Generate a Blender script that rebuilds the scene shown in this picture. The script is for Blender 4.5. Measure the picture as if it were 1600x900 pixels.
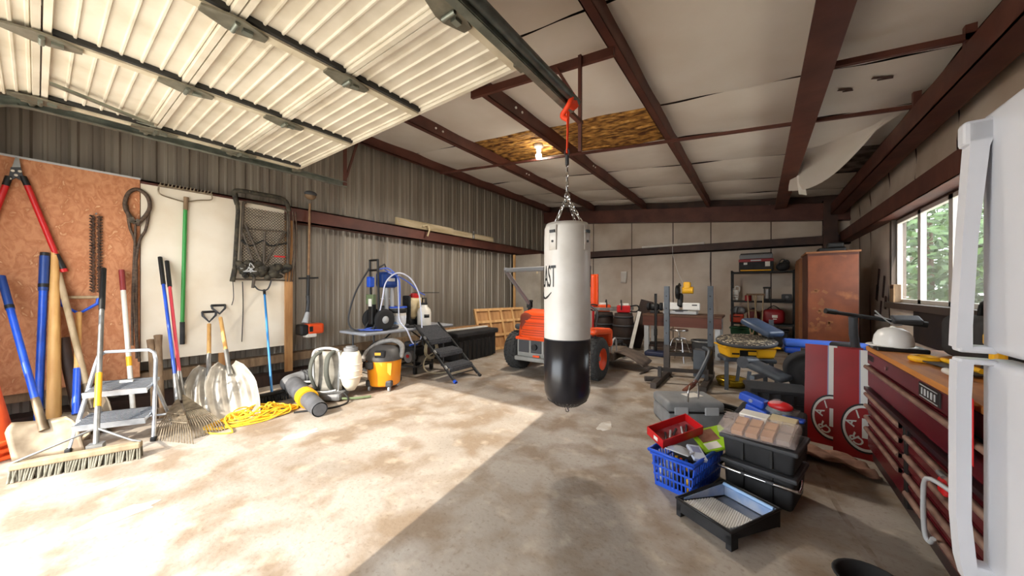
import bpy, bmesh, math, random
from mathutils import Vector, Matrix, Euler
for o in list(bpy.data.objects): bpy.data.objects.remove(o)
S=bpy.context.scene; C=S.collection; PI=math.pi; R=math.radians
# ---------------- camera, sky, sun, exposure ----------------
cd=bpy.data.cameras.new('camera'); cam=bpy.data.objects.new('camera',cd); C.objects.link(cam)
cam.location=(0,0,1.4); cam.rotation_euler=(R(90),0,R(35.74)); cd.sensor_width=36; cd.lens=12.04; cd.shift_y=3/1600; cd.clip_start=.02
S.camera=cam
W=bpy.data.worlds.new('world'); S.world=W; W.use_nodes=True
wn=W.node_tree.nodes; wl=W.node_tree.links
bg=wn['Background']; bg.inputs[0].default_value=(.90,.95,1.0,1); bg.inputs[1].default_value=5.6
sd=bpy.data.lights.new('sun','SUN'); sd.energy=5.6; sd.angle=R(.6); sd.color=(1,.91,.78)
sun=bpy.data.objects.new('sun',sd); C.objects.link(sun)
sun.rotation_euler=Vector((-.138*.828,.99*.828,-.56)).to_track_quat('-Z','Y').to_euler()
S.view_settings.view_transform='Standard'; S.view_settings.look='None'; S.view_settings.gamma=1; S.view_settings.use_curve_mapping=False
S.view_settings.exposure=0.52
# ---------------- helpers ----------------
def lin(h):
    h=h.lstrip('#'); c=[int(h[i:i+2],16)/255 for i in (0,2,4)]
    return tuple(x/12.92 if x<=.04045 else ((x+.055)/1.055)**2.4 for x in c)
MATS={}
def mat(n,c,c2=None,sc=5,rough=.6,metal=0,bump=0,st=(1,1,1),lo=.35,hi=.65,det=4,bsc=None,c3=None,emit=0,alpha=1,trans=0,dist=0):
    if n in MATS: return MATS[n]
    m=bpy.data.materials.new(n); m.use_nodes=True; nt=m.node_tree; N=nt.nodes; K=nt.links
    b=N['Principled BSDF']; b.inputs['Roughness'].default_value=rough; b.inputs['Metallic'].default_value=metal
    c=lin(c); b.inputs['Base Color'].default_value=(*c,1)
    if c2 or bump:
        tc=N.new('ShaderNodeTexCoord'); mp=N.new('ShaderNodeMapping'); mp.inputs['Scale'].default_value=st
        K.new(tc.outputs['Object'],mp.inputs[0])
    if c2:
        nz=N.new('ShaderNodeTexNoise'); nz.inputs['Scale'].default_value=sc; nz.inputs['Detail'].default_value=det; nz.inputs['Distortion'].default_value=dist
        K.new(mp.outputs[0],nz.inputs['Vector'])
        rp=N.new('ShaderNodeValToRGB'); e=rp.color_ramp.elements
        e[0].position=lo; e[0].color=(*c,1); e[1].position=hi; e[1].color=(*lin(c2),1)
        if c3: q=e.new(min(.98,hi+.12)); q.color=(*lin(c3),1)
        K.new(nz.outputs[0],rp.inputs[0]); K.new(rp.outputs[0],b.inputs['Base Color'])
    if bump:
        n2=N.new('ShaderNodeTexNoise'); n2.inputs['Scale'].default_value=bsc or sc*4; n2.inputs['Detail'].default_value=4
        K.new(mp.outputs[0],n2.inputs['Vector'])
        bp=N.new('ShaderNodeBump'); bp.inputs['Strength'].default_value=bump; bp.inputs['Distance'].default_value=.02
        K.new(n2.outputs[0],bp.inputs['Height']); K.new(bp.outputs[0],b.inputs['Normal'])
    if emit: b.inputs['Emission Color'].default_value=(*c,1); b.inputs['Emission Strength'].default_value=emit
    if trans: b.inputs['Transmission Weight'].default_value=trans
    if alpha<1: b.inputs['Alpha'].default_value=alpha
    MATS[n]=m; return m
def rotm(rot):
    if rot is None: return Matrix.Identity(3)
    if isinstance(rot,(int,float)): return Matrix.Rotation(rot,3,'Z')
    if isinstance(rot,Matrix): return rot.to_3x3()
    return Euler(rot).to_matrix()
def V(*a): return Vector(a[0] if len(a)==1 else a)
def spl(pts,n=6,closed=False):
    P=[V(p) for p in pts]; m=len(P); out=[]
    rng=range(m) if closed else range(m-1)
    for i in rng:
        if closed: a,b,c,d=P[i-1],P[i],P[(i+1)%m],P[(i+2)%m]
        else: a=P[max(i-1,0)];b=P[i];c=P[i+1];d=P[min(i+2,m-1)]
        for k in range(n):
            t=k/n; out.append(.5*((2*b)+(c-a)*t+(2*a-5*b+4*c-d)*t*t+(3*b-a-3*c+d)*t**3))
    if not closed: out.append(P[-1])
    return out
class MB:
    def __init__(s): s.v=[]; s.f=[]; s.sm=[]
    def add(s,vs,fs,smooth=False):
        o=len(s.v); s.v+=[tuple(v) for v in vs]; s.f+=[tuple(i+o for i in f) for f in fs]; s.sm+=[smooth]*len(fs); return s
    def box(s,c,sz,rot=None):
        m=rotm(rot); c=V(c); h=[x/2 for x in sz]
        vs=[c+m@V(a*h[0],b*h[1],d*h[2]) for a in(-1,1) for b in(-1,1) for d in(-1,1)]
        return s.add(vs,[(0,1,3,2),(4,6,7,5),(0,4,5,1),(2,3,7,6),(0,2,6,4),(1,5,7,3)])
    def bb(s,x0,x1,y0,y1,z0,z1): return s.box(((x0+x1)/2,(y0+y1)/2,(z0+z1)/2),(x1-x0,y1-y0,z1-z0))
    def rbox(s,c,sz,r=.02,rot=None,seg=2,taper=None):
        bm=bmesh.new(); bmesh.ops.create_cube(bm,size=1)
        for v in bm.verts:
            k=1
            if taper: k=1+(taper-1)*(.5-v.co.z)
            v.co=V(v.co.x*sz[0]*k,v.co.y*sz[1]*k,v.co.z*sz[2])
        bmesh.ops.bevel(bm,geom=bm.edges[:],offset=min(r,min(sz)*.49),segments=seg,affect='EDGES',profile=.5)
        m=rotm(rot); c=V(c); bm.verts.index_update()
        s.add([c+m@v.co for v in bm.verts],[[v.index for v in f.verts] for f in bm.faces],True if seg>2 else False); bm.free(); return s
    def cyl(s,p0,p1,r,r2=None,n=12,caps=True):
        p0=V(p0);p1=V(p1); r2=r if r2 is None else r2; d=p1-p0
        q=d.to_track_quat('Z','Y').to_matrix()
        a=[q@V(math.cos(2*PI*i/n),math.sin(2*PI*i/n),0) for i in range(n)]
        vs=[p0+x*r for x in a]+[p1+x*r2 for x in a]
        s.add(vs,[(i,(i+1)%n,n+(i+1)%n,n+i) for i in range(n)],True)
        if caps:
            s.add([p0+x*r for x in a],[tuple(range(n))[::-1]]); s.add([p1+x*r2 for x in a],[tuple(range(n))])
        return s
    def tube(s,pts,r,n=8,closed=False,caps=True,flat=1,up=None):
        P=[V(p) for p in pts]; m=len(P); rr=r if isinstance(r,(list,tuple)) else [r]*m
        T=[]
        for i in range(m):
            if closed: t=P[(i+1)%m]-P[i-1]
            else: t=P[min(i+1,m-1)]-P[max(i-1,0)]
            if t.length<1e-9: t=V(0,0,1)
            T.append(t.normalized())
        nrm=V(up) if up else (V(0,0,1) if abs(T[0].z)<.9 else V(1,0,0))
        nrm=(nrm-T[0]*nrm.dot(T[0])).normalized(); vs=[]
        for i in range(m):
            nrm=nrm-T[i]*nrm.dot(T[i])
            if nrm.length<1e-6: nrm=T[i].orthogonal()
            nrm.normalize(); b=T[i].cross(nrm)
            for k in range(n):
                a=2*PI*k/n+PI/n; vs.append(P[i]+nrm*math.cos(a)*rr[i]*flat+b*math.sin(a)*rr[i])
        fs=[(i*n+k,i*n+(k+1)%n,((i+1)%m)*n+(k+1)%n,((i+1)%m)*n+k) for i in range(m if closed else m-1) for k in range(n)]
        s.add(vs,fs,n>5)
        if caps and not closed: s.add(vs[:n],[tuple(range(n))[::-1]]); s.add(vs[-n:],[tuple(range(n))])
        return s
    def lathe(s,prof,n=24,at=(0,0,0),rot=None,sc=(1,1,1)):
        m=rotm(rot); at=V(at); vs=[]
        for r,z in prof:
            for k in range(n): vs.append(at+m@V(r*math.cos(2*PI*k/n)*sc[0],r*math.sin(2*PI*k/n)*sc[1],z*sc[2]))
        L=len(prof)
        return s.add(vs,[(i*n+k,i*n+(k+1)%n,(i+1)*n+(k+1)%n,(i+1)*n+k) for i in range(L-1) for k in range(n)],True)
    def ell(s,c,sz,n=14,rot=None):
        return s.lathe([(math.sin(PI*i/8)*.5,-math.cos(PI*i/8)*.5) for i in range(9)],n,c,rot,sz)
    def prism(s,poly,vec):
        P=[V(p) for p in poly]; vec=V(vec); n=len(P)
        return s.add(P+[p+vec for p in P],[tuple(range(n))[::-1],tuple(range(n,2*n))]+[(i,(i+1)%n,n+(i+1)%n,n+i) for i in range(n)])
    def grid(s,fn,nu,nv,smooth=True,thick=0):
        vs=[V(fn(i/nu,j/nv)) for i in range(nu+1) for j in range(nv+1)]; w=nv+1
        fs=[(i*w+j,(i+1)*w+j,(i+1)*w+j+1,i*w+j+1) for i in range(nu) for j in range(nv)]
        s.add(vs,fs,smooth)
        return s
    def build(s,name,m,parent=None,w=False,label=None,kind=None,solid=0):
        me=bpy.data.meshes.new(name); vs=s.v
        if w and parent:
            r=parent
            while r.parent: r=r.parent
            iv=(Matrix.Translation(r.location)@r.rotation_euler.to_matrix().to_4x4()).inverted()
            vs=[tuple(iv@V(v)) for v in vs]
        me.from_pydata(vs,[],s.f); me.polygons.foreach_set('use_smooth',s.sm)
        bm=bmesh.new(); bm.from_mesh(me); bmesh.ops.recalc_face_normals(bm,faces=bm.faces[:]); bm.to_mesh(me); bm.free()
        me.materials.append(m if not isinstance(m,str) else MATS[m])
        o=bpy.data.objects.new(name,me); C.objects.link(o)
        if parent: o.parent=parent
        if label: o['label']=label
        if kind: o['kind']=kind
        if solid:
            md=o.modifiers.new('solid','SOLIDIFY'); md.thickness=solid; md.offset=0
        return o
def tag(o,label,cat,group=None,kind=None):
    if label: o['label']=label
    if cat: o['category']=cat
    if group: o['group']=group
    if kind: o['kind']=kind
    return o
def thing(name,label,cat,loc=(0,0,0),rz=0,group=None,kind=None):
    o=bpy.data.objects.new(name,None); o.empty_display_size=.1; C.objects.link(o); o.location=loc
    o.rotation_euler=rz if isinstance(rz,(tuple,Euler)) else (0,0,rz)
    return tag(o,label,cat,group,kind)
def dup(root,loc,rz=0,label=None):
    r=root.copy(); C.objects.link(r); r.location=loc; r.rotation_euler=rz if isinstance(rz,tuple) else (0,0,rz)
    if label: r['label']=label
    for ch in list(root.children):
        c=ch.copy(); C.objects.link(c); c.parent=r
        for g in list(ch.children):
            d=g.copy(); C.objects.link(d); d.parent=c
    return r
def share(o,parent,loc=(0,0,0),rot=None):
    c=o.copy(); C.objects.link(c); c.parent=parent; c.location=loc
    if rot: c.rotation_euler=rot
    return c
def text_mesh(txt,size,shear=0,extr=.001,sx=1,bold=0):
    cu=bpy.data.curves.new('lettering','FONT'); cu.body=txt; cu.size=size; cu.extrude=extr; cu.align_x='CENTER'; cu.align_y='CENTER'; cu.offset=bold; cu.resolution_u=3
    o=bpy.data.objects.new('lettering',cu); C.objects.link(o)
    dg=bpy.context.evaluated_depsgraph_get(); me=bpy.data.meshes.new_from_object(o.evaluated_get(dg))
    bpy.data.objects.remove(o)
    vs=[V(v.co.x*sx,v.co.y,v.co.z) for v in me.vertices]; fs=[tuple(p.vertices) for p in me.polygons]
    bpy.data.meshes.remove(me); return vs,fs
def letter(txt,size,at,xa,ya,mt,parent,w=False,sx=1,bold=0,name='lettering'):
    vs,fs=text_mesh(txt,size,sx=sx,bold=bold); xa=V(xa).normalized(); ya=V(ya).normalized(); za=xa.cross(ya); at=V(at)
    b=MB(); b.add([at+xa*v.x+ya*v.y+za*v.z for v in vs],fs); return b.build(name,mt,parent,w)
rnd=random.Random(7)
# ---------------- materials ----------------
mat('brown','4f2a22','663a2e',sc=3,rough=.55,bump=.1)
mat('browndark','3c2a24','553a2f',sc=3,rough=.6)
mat('vinyl','f3eee4','e6ddcf',sc=1.2,rough=.5,bump=.25,bsc=5,lo=.3,hi=.75)
mat('wvinyl','dacdbd','b9a48f',sc=1.1,rough=.6,bump=.15,bsc=4,lo=.36,hi=.7,c3='977d69')
mat('siding','9a9184','746b60',sc=1.2,rough=.5,metal=.25,st=(1,6,.25),lo=.3,hi=.7)
mat('rustdeck','5a3416','d29c4c',sc=7,rough=.85,bump=.6,bsc=26,st=(1,3,1),lo=.38,hi=.62,c3='f0cc80',det=8)
mat('deckdark','4a4038','2c2622',sc=5,rough=.8)
mat('osb','c68a62','ad6d46',sc=9,rough=.75,bump=.2,st=(1,1.6,1),lo=.36,hi=.64,c3='d8ab82',det=2,dist=1.5)
mat('whiteboard','e9e0cf','ddd0ba',sc=2,rough=.45)
mat('lumber','b98a58','97683c',sc=4,rough=.7,st=(3,3,.5),bump=.1)
mat('oldwood','8d7458','6a543e',sc=5,rough=.8,st=(3,3,.6),bump=.15)
mat('darkwood','3a251b','2a1a13',sc=5,rough=.7,st=(3,3,.7))
mat('doorcream','ddd5c4','cbc1ad',sc=3,rough=.55,lo=.4,hi=.66,c3='a59a86',det=8)
mat('galv','8f9488','6f746c',sc=8,rough=.4,metal=.6)
mat('shadestrip','2a2926',rough=.8)
mat('black','141414',rough=.5); mat('blackr','1b1b1c','2a2a2c',sc=8,rough=.75)
mat('rubber','202021',rough=.85); mat('white','e4e2dc',rough=.4); mat('whitep','e9e6df','d8d2c4',sc=6,rough=.35)
mat('red','c4191c',rough=.4); mat('orange','f0551e',rough=.4); mat('blue','1f52c8',rough=.35); mat('dblue','1c3f86',rough=.4)
mat('yellow','f0b41e',rough=.45); mat('chrome','c9c9c9',rough=.18,metal=1); mat('steel','9a9a98','7c7b78',sc=10,rough=.4,metal=.7)
mat('gray','77787a',rough=.5); mat('dgray','3c3d40',rough=.6); mat('lgray','b3b5b6',rough=.5); mat('green','2f8d3c',rough=.4)
mat('maroon','4a1218','5c171e',sc=3,rough=.25)
# floor: stained concrete
def floor_mat():
    m=bpy.data.materials.new('concrete'); m.use_nodes=True; nt=m.node_tree; N=nt.nodes; K=nt.links; b=N['Principled BSDF']
    tc=N.new('ShaderNodeTexCoord')
    def noise(sc,det=6,dist=0):
        n=N.new('ShaderNodeTexNoise'); n.inputs['Scale'].default_value=sc; n.inputs['Detail'].default_value=det; n.inputs['Distortion'].default_value=dist; K.new(tc.outputs['Object'],n.inputs['Vector']); return n
    def ramp(n,els):
        r=N.new('ShaderNodeValToRGB'); e=r.color_ramp.elements
        while len(e)<len(els): e.new(.5)
        for i,(p,c) in enumerate(els): e[i].position=p; e[i].color=(*(lin(c) if isinstance(c,str) else (c,c,c)),1)
        K.new(n.outputs[0],r.inputs[0]); return r
    def mix(f,a,bb,mode='MIX'):
        x=N.new('ShaderNodeMix'); x.data_type='RGBA'; x.blend_type=mode
        if isinstance(f,float): x.inputs[0].default_value=f
        else: K.new(f.outputs[0],x.inputs[0])
        K.new(a.outputs[2 if a.bl_idname=='ShaderNodeMix' else 0],x.inputs[6])
        if isinstance(bb,tuple): x.inputs[7].default_value=(*bb,1)
        else: K.new(bb.outputs[0],x.inputs[7])
        return x
    base=ramp(noise(.9,6,.4),[(.3,'948a7e'),(.5,'a69c90'),(.7,'b3aaa0')])
    x=mix(ramp(noise(2.6,12,.25),[(.44,0.),(.62,.85)]),base,lin('84705a'))
    x=mix(ramp(noise(38,10,.2),[(.55,0.),(.72,.38)]),x,lin('6a543f'))
    x=mix(ramp(noise(6,12,.2),[(.56,0.),(.72,.35)]),x,lin('d8c9b4'))
    K.new(x.outputs[2],b.inputs['Base Color']); b.inputs['Roughness'].default_value=.7
    bp=N.new('ShaderNodeBump'); bp.inputs['Strength'].default_value=.25; bp.inputs['Distance'].default_value=.01; K.new(noise(30,6).outputs[0],bp.inputs['Height']); K.new(bp.outputs[0],b.inputs['Normal'])
    MATS['concrete']=m
floor_mat()
# ---------------- structure ----------------
XL,XS,XR,YB,YF=-5.85,-6.05,1.66,10.4,-.5
def zb(x): return 4.06-.1015*(x+5.85)          # underside of the purlins
def st(o): o['kind']='structure'; return o
fl=st(MB().bb(XS-.1,XR+.2,YF-.2,YB+.4,-.12,0).build('floor','concrete'))
b=MB()
for px_,py_,r_ in ((-3.23,.30,.13),(-3.78,.26,.10),(-1.28,3.42,.10),(-3.6,1.5,.11)):
    k=[(r_*(.7+.5*rnd.random()),a*PI/8) for a in range(16)]
    b.add([V(px_+q*math.cos(t)*.7,py_+q*math.sin(t)*1.5,.0015) for q,t in k],[tuple(range(16))])
b.build('paint_stain',mat('stainwhite','d9d6cf','b8ab9a',sc=9,rough=.7),fl)
b=MB(); b.grid(lambda u,v:(.33+.20*u+.02*math.sin(u*9)+(v-.5)*.03,4.0-1.9*u,.0012),30,1); b.build('chalk_streak',mat('stainw2','a3978a','7d6f60',sc=12,rough=.8),fl)
# left wall: corrugated siding panels
wlft=thing('wall_left',None,None,(XS,0,0),kind='structure')
prof=[]
for q in range(3):      # 0.9 m cover, ribs every 0.3 m plus minor ribs
    y=q*.3
    for dy,dx in ((0,0),(.02,.03),(.06,.03),(.08,0),(.135,0),(.145,.008),(.165,.008),(.175,0),(.22,0),(.23,.008),(.25,.008),(.26,0)): prof.append((y+dy,dx))
prof.append((.9,0))
b=MB(); n=len(prof)
vs=[V(dx,yy,0) for yy,dx in prof]+[V(dx,yy,4.45) for yy,dx in prof]
b.add(vs,[(i,i+1,n+i+1,n+i) for i in range(n-1)])
pn=b.build('siding_panel','siding',wlft); pn.location=(0,YF-.2,0); k=1; 
while YF-.2+.9*k<YB+.2: share(pn,wlft,(0,YF-.2+.9*k,0)); k+=1
MB().bb(XS-.03,XS-.01,YF-.2,YB+.3,0,4.5).build('backing','deckdark',wlft,w=True)
MB().bb(XS,XL,2.2,YB,2.455,2.48).bb(XL-.015,XL,YF,YB,2.455,2.69).bb(XS,XL,YF,YB,2.67,2.69).build('girt','brown',wlft,w=True)
bl=st(MB().bb(XS,XL+.06,YF,6.5,0,.16).build('baseboard_left','darkwood'))
MB().bb(XS,XL-.02,YF,7.0,.30,.42).build('ledge','oldwood',bl)
# back wall: vinyl covered insulation sheets between seams
wb=thing('wall_back',None,None,(0,YB+.15,0),kind='structure')
xs=[XS,-5.2,-4.33,-3.11,-1.96,-1.03,.25,XR]
def sheet(x0,x1,z0,z1,y,sag,seed):
    b=MB()
    b.grid(lambda u,v:(x0+.012+(x1-x0-.024)*u,y-sag*math.sin(PI*u)*math.sin(PI*v)-.01*math.sin(7*u+seed)*math.sin(PI*v),z0+(z1-z0)*v),10,10); return b
for i in range(len(xs)-1):
    sheet(xs[i],xs[i+1],0,2.42,YB+.12,.03,i).build('insulation_sheet','wvinyl',wb,w=True)
    sheet(xs[i],xs[i+1],2.6,4.1-.1*(xs[i+1]+5.85),YB+.12,.03,i+3).build('insulation_sheet','wvinyl',wb,w=True)
MB().bb(XS,XR+.1,YB+.15,YB+.22,0,4.5).build('backing','browndark',wb,w=True)
MB().bb(XS,XR,YB-.05,YB+.15,2.41,2.44).bb(XS,XR,YB-.05,YB-.03,2.41,2.62).build('girt','browndark',wb,w=True)
ec=R(-5.8)
def slopebox(b,x0,x1,y0,y1,zo0,zo1):
    P=[(x0,zb(x0)+zo0),(x1,zb(x1)+zo0),(x1,zb(x1)+zo1),(x0,zb(x0)+zo1)]
    return b.prism([(x,y0,z) for x,z in P],(0,y1-y0,0))
b=MB(); slopebox(b,XS,XR,YB-.10,YB-.085,-.36,0); slopebox(b,XS,XR,YB-.10,YB+.1,-.375,-.36); b.build('rafter','brown',wb,w=True)
MB().bb(1.18,1.42,YB-.12,YB+.12,0,3.4).build('column','browndark',wb,w=True)
# right wall with window opening y 5.05..7.5, z 1.2..2.4
WY0,WY1,WZ0,WZ1=4.75,7.5,1.2,2.42
wr=thing('wall_right',None,None,(XR,0,0),kind='structure')
ys=[YF,.6,1.8,3.0,4.2,5.45,6.6,7.7,8.8,9.6,YB+.15]
def sheetr(y0,y1,z0,z1,seed):
    b=MB(); b.grid(lambda u,v:(XR-.02-.025*math.sin(PI*u)*math.sin(PI*v)-.008*math.sin(9*v+seed),y0+.012+(y1-y0-.024)*u,z0+(z1-z0)*v),8,8); b.build('insulation_sheet','wvinyl',wr,w=True)
for i in range(len(ys)-1):
    sheetr(ys[i],ys[i+1],2.66,3.35,i)
    a,c=ys[i],ys[i+1]
    if c<=WY0 or a>=WY1: sheetr(a,c,0,2.5,i+2)
    else:
        sheetr(a,c,0,WZ0,i+4)
        if a<WY0: sheetr(a,WY0,WZ0,2.5,i)
        if c>WY1: sheetr(WY1,c,WZ0,2.5,i)
b=MB()
for q in ((YF,WY0,0,3.6),(WY1,YB+.2,0,3.6),(WY0,WY1,0,WZ0),(WY0,WY1,WZ1,3.6)): b.bb(XR,XR+.1,*q)
b.build('backing','browndark',wr,w=True)
MB().bb(1.46,XR,YF,YB,2.445,2.465).bb(1.46,1.48,YF,YB,2.445,2.67).build('girt','brown',wr,w=True)
MB().bb(1.30,1.325,YF,YB,3.06,3.3).bb(1.30,1.5,YF,YB,3.06,3.085).bb(1.44,XR,YF,YB,3.3,3.42).build('eave_beam','brown',wr,w=True)
for yy in (4.2,5.3): MB().bb(1.3,1.36,yy,yy+.05,3.2,3.45).build('eave_strap','brown',wr,w=True)
MB().bb(XR-.09,XR-.03,4.4,6.4,.75,WZ0-.06).build('dark_liner',mat('liner','1d1714','30251f',sc=3,rough=.8),wr,w=True)
b=MB()
for q in ((7.85,1.45,.05,.35),(8.0,1.1,.04,.25),(8.15,1.5,.07,.5),(8.2,1.35,.12,.25),(7.75,1.2,.06,.2)): b.box((XR-.05,q[0],q[1]),(.012,q[2],q[3]),(.25,0,0))
b.build('torn_liner','browndark',wr,w=True)
# window
wi=thing('window_1',None,None,(XR,(WY0+WY1)/2,WZ0),kind='structure')
mat('winframe','8d877d','6d675e',sc=4,rough=.5); mat('wintrim','4a4038',rough=.6)
b=MB()
for q in ((WY0,WY1,WZ0-.06,WZ0+.02),): b.bb(XR-.12,XR+.1,*q)
b.build('window_sill','wintrim',wi,w=True)
MB().bb(XR-.05,XR+.1,WY1-.05,WY1+.04,WZ0,2.44).bb(XR-.05,XR+.1,WY0-.04,WY0+.05,WZ0,2.44).build('jamb','wintrim',wi,w=True)
for i in range(3):
    y0=WY0+.05+i*(WY1-WY0-.1)/3; y1=y0+(WY1-WY0-.1)/3
    fr=MB().bb(XR,XR+.05,y0,y0+.05,WZ0+.02,WZ1).bb(XR,XR+.05,y1-.05,y1,WZ0+.02,WZ1).bb(XR,XR+.05,y0,y1,WZ0+.02,WZ0+.07).bb(XR,XR+.05,y0,y1,WZ1-.05,WZ1).build('sash',mat('sash','c9c6be',rough=.4),wi,w=True)
    MB().bb(XR+.02,XR+.026,y0+.05,y1-.05,WZ0+.07,WZ1-.05).build('pane',mat('glass','ffffff',rough=.02,alpha=.12),fr,w=True)
# front wall (behind the camera) with the overhead door opening
wf=thing('wall_front',None,None,(0,YF,0),kind='structure')
DX0,DX1,DZ=-5.2,-1.42,2.75
MB().bb(XS-.1,DX0,YF-.15,YF,0,4.5).build('panel','siding',wf,w=True)
MB().bb(DX0,DX1,YF-.15,YF,DZ,4.5).build('panel','siding',wf,w=True)
MB().bb(DX1,XR+.2,YF-.15,YF,0,4.5).build('panel','wvinyl',wf,w=True)
# ceiling
ce=thing('ceiling',None,None,(0,YB/2,4.2),kind='structure')
PX=[-5.85,-4.25,-2.68,-1.06,.42,XR]
b=MB(); slopebox(b,XS-.1,XR+.25,YF-.2,YB+.3,.30,.34); b.build('roof_deck','deckdark',ce,w=True)
seams=[YF-.1,.9,2.75,4.68,5.85,7.2,8.6,9.82,YB+.1]
def csheet(x0,x1,y0,y1,sag,seed,m='vinyl',dz=0):
    b=MB(); rr=random.Random(seed); ph=[rr.random()*6 for _ in range(4)]
    def f(u,v):
        x=x0+(x1-x0)*u; yy=y0+(y1-y0)*v+.012*math.sin(11*u+ph[0])*(1 if v>.5 else -.6)
        return (x,yy,zb(x)+.205+dz-sag*(math.sin(PI*v)**.7)*(.35+.65*math.sin(PI*u))-.012*math.sin(6*u+ph[1])*math.sin(8*v+ph[2]))
    b.grid(f,12,10); return b.build('insulation_sheet',m,ce,w=True)
for i in range(5):
    for j in range(len(seams)-1):
        if i in (1,2) and j==3: continue
        if i==4 and j in (5,6): continue
        csheet(PX[i],min(PX[i+1],1.44),seams[j]+.01,seams[j+1]-.01,.05,i*10+j)
csheet(-6.05,-5.85,YF,YB,.0,99)
# torn bay at the eave
csheet(.42,1.05,7.2,7.75,.03,71); csheet(.42,1.0,7.8,8.6,.03,72); csheet(1.0,1.44,5.86,6.2,.02,73)
csheet(.42,1.44,8.62,9.8,.03,74)
csheet(.42,1.5,5.6,9.0,.0,75,mat('deckgray','8b8078','55483f',sc=6,rough=.8,lo=.4,hi=.6,det=8),.035)
for x_,y_,l_ in ((.75,5.05,.12),(1.0,4.92,.16)): MB().box((x_,y_,zb(x_)+.15),(l_,.03,.006),(0,.1,.3)).box((x_+.03,y_+.05,zb(x_)+.15),(l_*.7,.02,.006),(0,.2,-.2)).build('tear_mark','browndark',ce,w=True,kind='stuff')
b=MB()
def flap(u,v):
    t=u; x=1.33-.85*t+.05*math.sin(5*v); y_=6.0+1.1*t+.55*v*(.3+t); z=zb(x)+.18-.30*math.sin(PI*min(t,1)*.9)*v-.35*t*v*v
    return (x,y_,z)
b.grid(flap,14,10); b.build('torn_insulation','vinyl',ce,w=True)
b=MB().grid(lambda u,v:(.52+.10*u+.03*v,7.45+.05*math.sin(3*v),3.32-.32*v-.03*u),3,6); b.build('torn_insulation','vinyl',ce,w=True)
# exposed rusty deck
b=MB(); ny=60; nx=16
def dk(u,v):
    x=-4.25+3.19*u; y_=4.6+1.32*v; return (x,y_,zb(x)+.215+.018*(1 if math.sin(v*2*PI*5)>0 else 0)+.006*math.sin(31*u+17*v))
b.grid(dk,nx,ny,False); b.build('rusty_deck','rustdeck',ce,w=True)
# purlins (C sections along Y)
for i,x in enumerate(PX[:4]):
    b=MB(); z=zb(x); w_=.08
    b.bb(x+w_/2-.012,x+w_/2,YF,YB-.08,z,z+.2).bb(x-w_/2,x+w_/2,YF,YB-.08,z,z+.012).bb(x-w_/2,x-w_/2+.01,YF,YB-.08,z,z+.03)
    p=b.build('purlin','brown',ce,w=True)
    if i in (1,2):
        bo=MB()
        for yy in (3.75,3.9,6.4,6.5): bo.cyl((x+.038,yy,z+.1),(x+.055,yy,z+.1),.016,n=8)
        bo.build('bolt',mat('boltw','e8e4da',rough=.4),p,w=True)
x=.42; z=zb(x)
b=MB().bb(x-.01,x+.01,YF,YB-.08,z-.1,z+.2).bb(x-.11,x+.11,YF,YB-.08,z-.11,z-.09); b.build('main_beam','brown',ce,w=True)
def xbar(x0,x1,y,h=.04,dz=0,name='cross_bar'):
    b=MB(); b.prism([(x0,y,zb(x0)+dz-h),(x1,y,zb(x1)+dz-h),(x1,y,zb(x1)+dz),(x0,y,zb(x0)+dz)],(0,.04,0)); return b.build(name,'brown',ce,w=True)
xbar(-5.85,1.5,5.34,.035); xbar(.42,1.5,4.2,.05,.05); xbar(-2.76,-1.05,3.0,.08,0)
# ---------------- overhead door ----------------
dr=thing('door_1',None,None,(-3.15,1,3.0),kind='structure')
DXa,DXb=-4.92,-1.38
def section(y0,y1,zA,zB):
    b=MB(); L=y1-y0; n=6; pr=[(.004,.03),(.004,0),(.036,0),(.041,.035)]
    g=(L-.08)/n
    for i in range(n):
        a=.04+i*g; pr+=[(a+.012,.035),(a+g-.022,.035),(a+g-.016,.022),(a+g-.006,.022),(a+g,.035)]
    pr+=[(L-.041,.035),(L-.036,0),(L-.004,0),(L-.004,.03)]
    pts=[V(0,y0+s_,(zA+(zB-zA)*s_/L)+h) for s_,h in pr]; n=len(pts)
    b.add([p+V(DXa,0,0) for p in pts]+[p+V(DXb,0,0) for p in pts],[(i,i+1,n+i+1,n+i) for i in range(n-1)])
    b.bb(DXa,DXb,y0,y1,max(zA,zB)+.05,max(zA,zB)+.055) if zA==zB else None
    return b.build('door_section','doorcream',dr,w=True)
J=[2.05,1.37,.69,.02]
mat('stile','d2c8b0','bdb198',sc=6,rough=.5); mat('hinge','8c897a','6c695c',sc=9,rough=.45,metal=.5)
hg=None
for i in range(3):
    sec=section(J[i+1],J[i],3.0,3.0)
    for x in (DXa+.03,-3.64,-2.52,DXb-.03):
        MB().bb(x-.035,x+.035,J[i+1]+.04,J[i]-.04,2.985,2.998).build('stile','stile',sec,w=True)
        MB().bb(x+.035,x+.062,J[i+1]+.04,J[i]-.04,3.0,3.034).build('stile_shade_strip','shadestrip',sec,w=True)  # solid strip coloured dark for the shadow line along the stile
sec=section(-.42,.02,2.88,3.0)
b=MB().prism([(-4.43,.06,2.975),(-4.39,.06,2.975),(-4.7,.66,2.975),(-4.74,.66,2.975)],(0,0,.02)); b.build('lock_bar','galv',dr,w=True)
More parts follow.
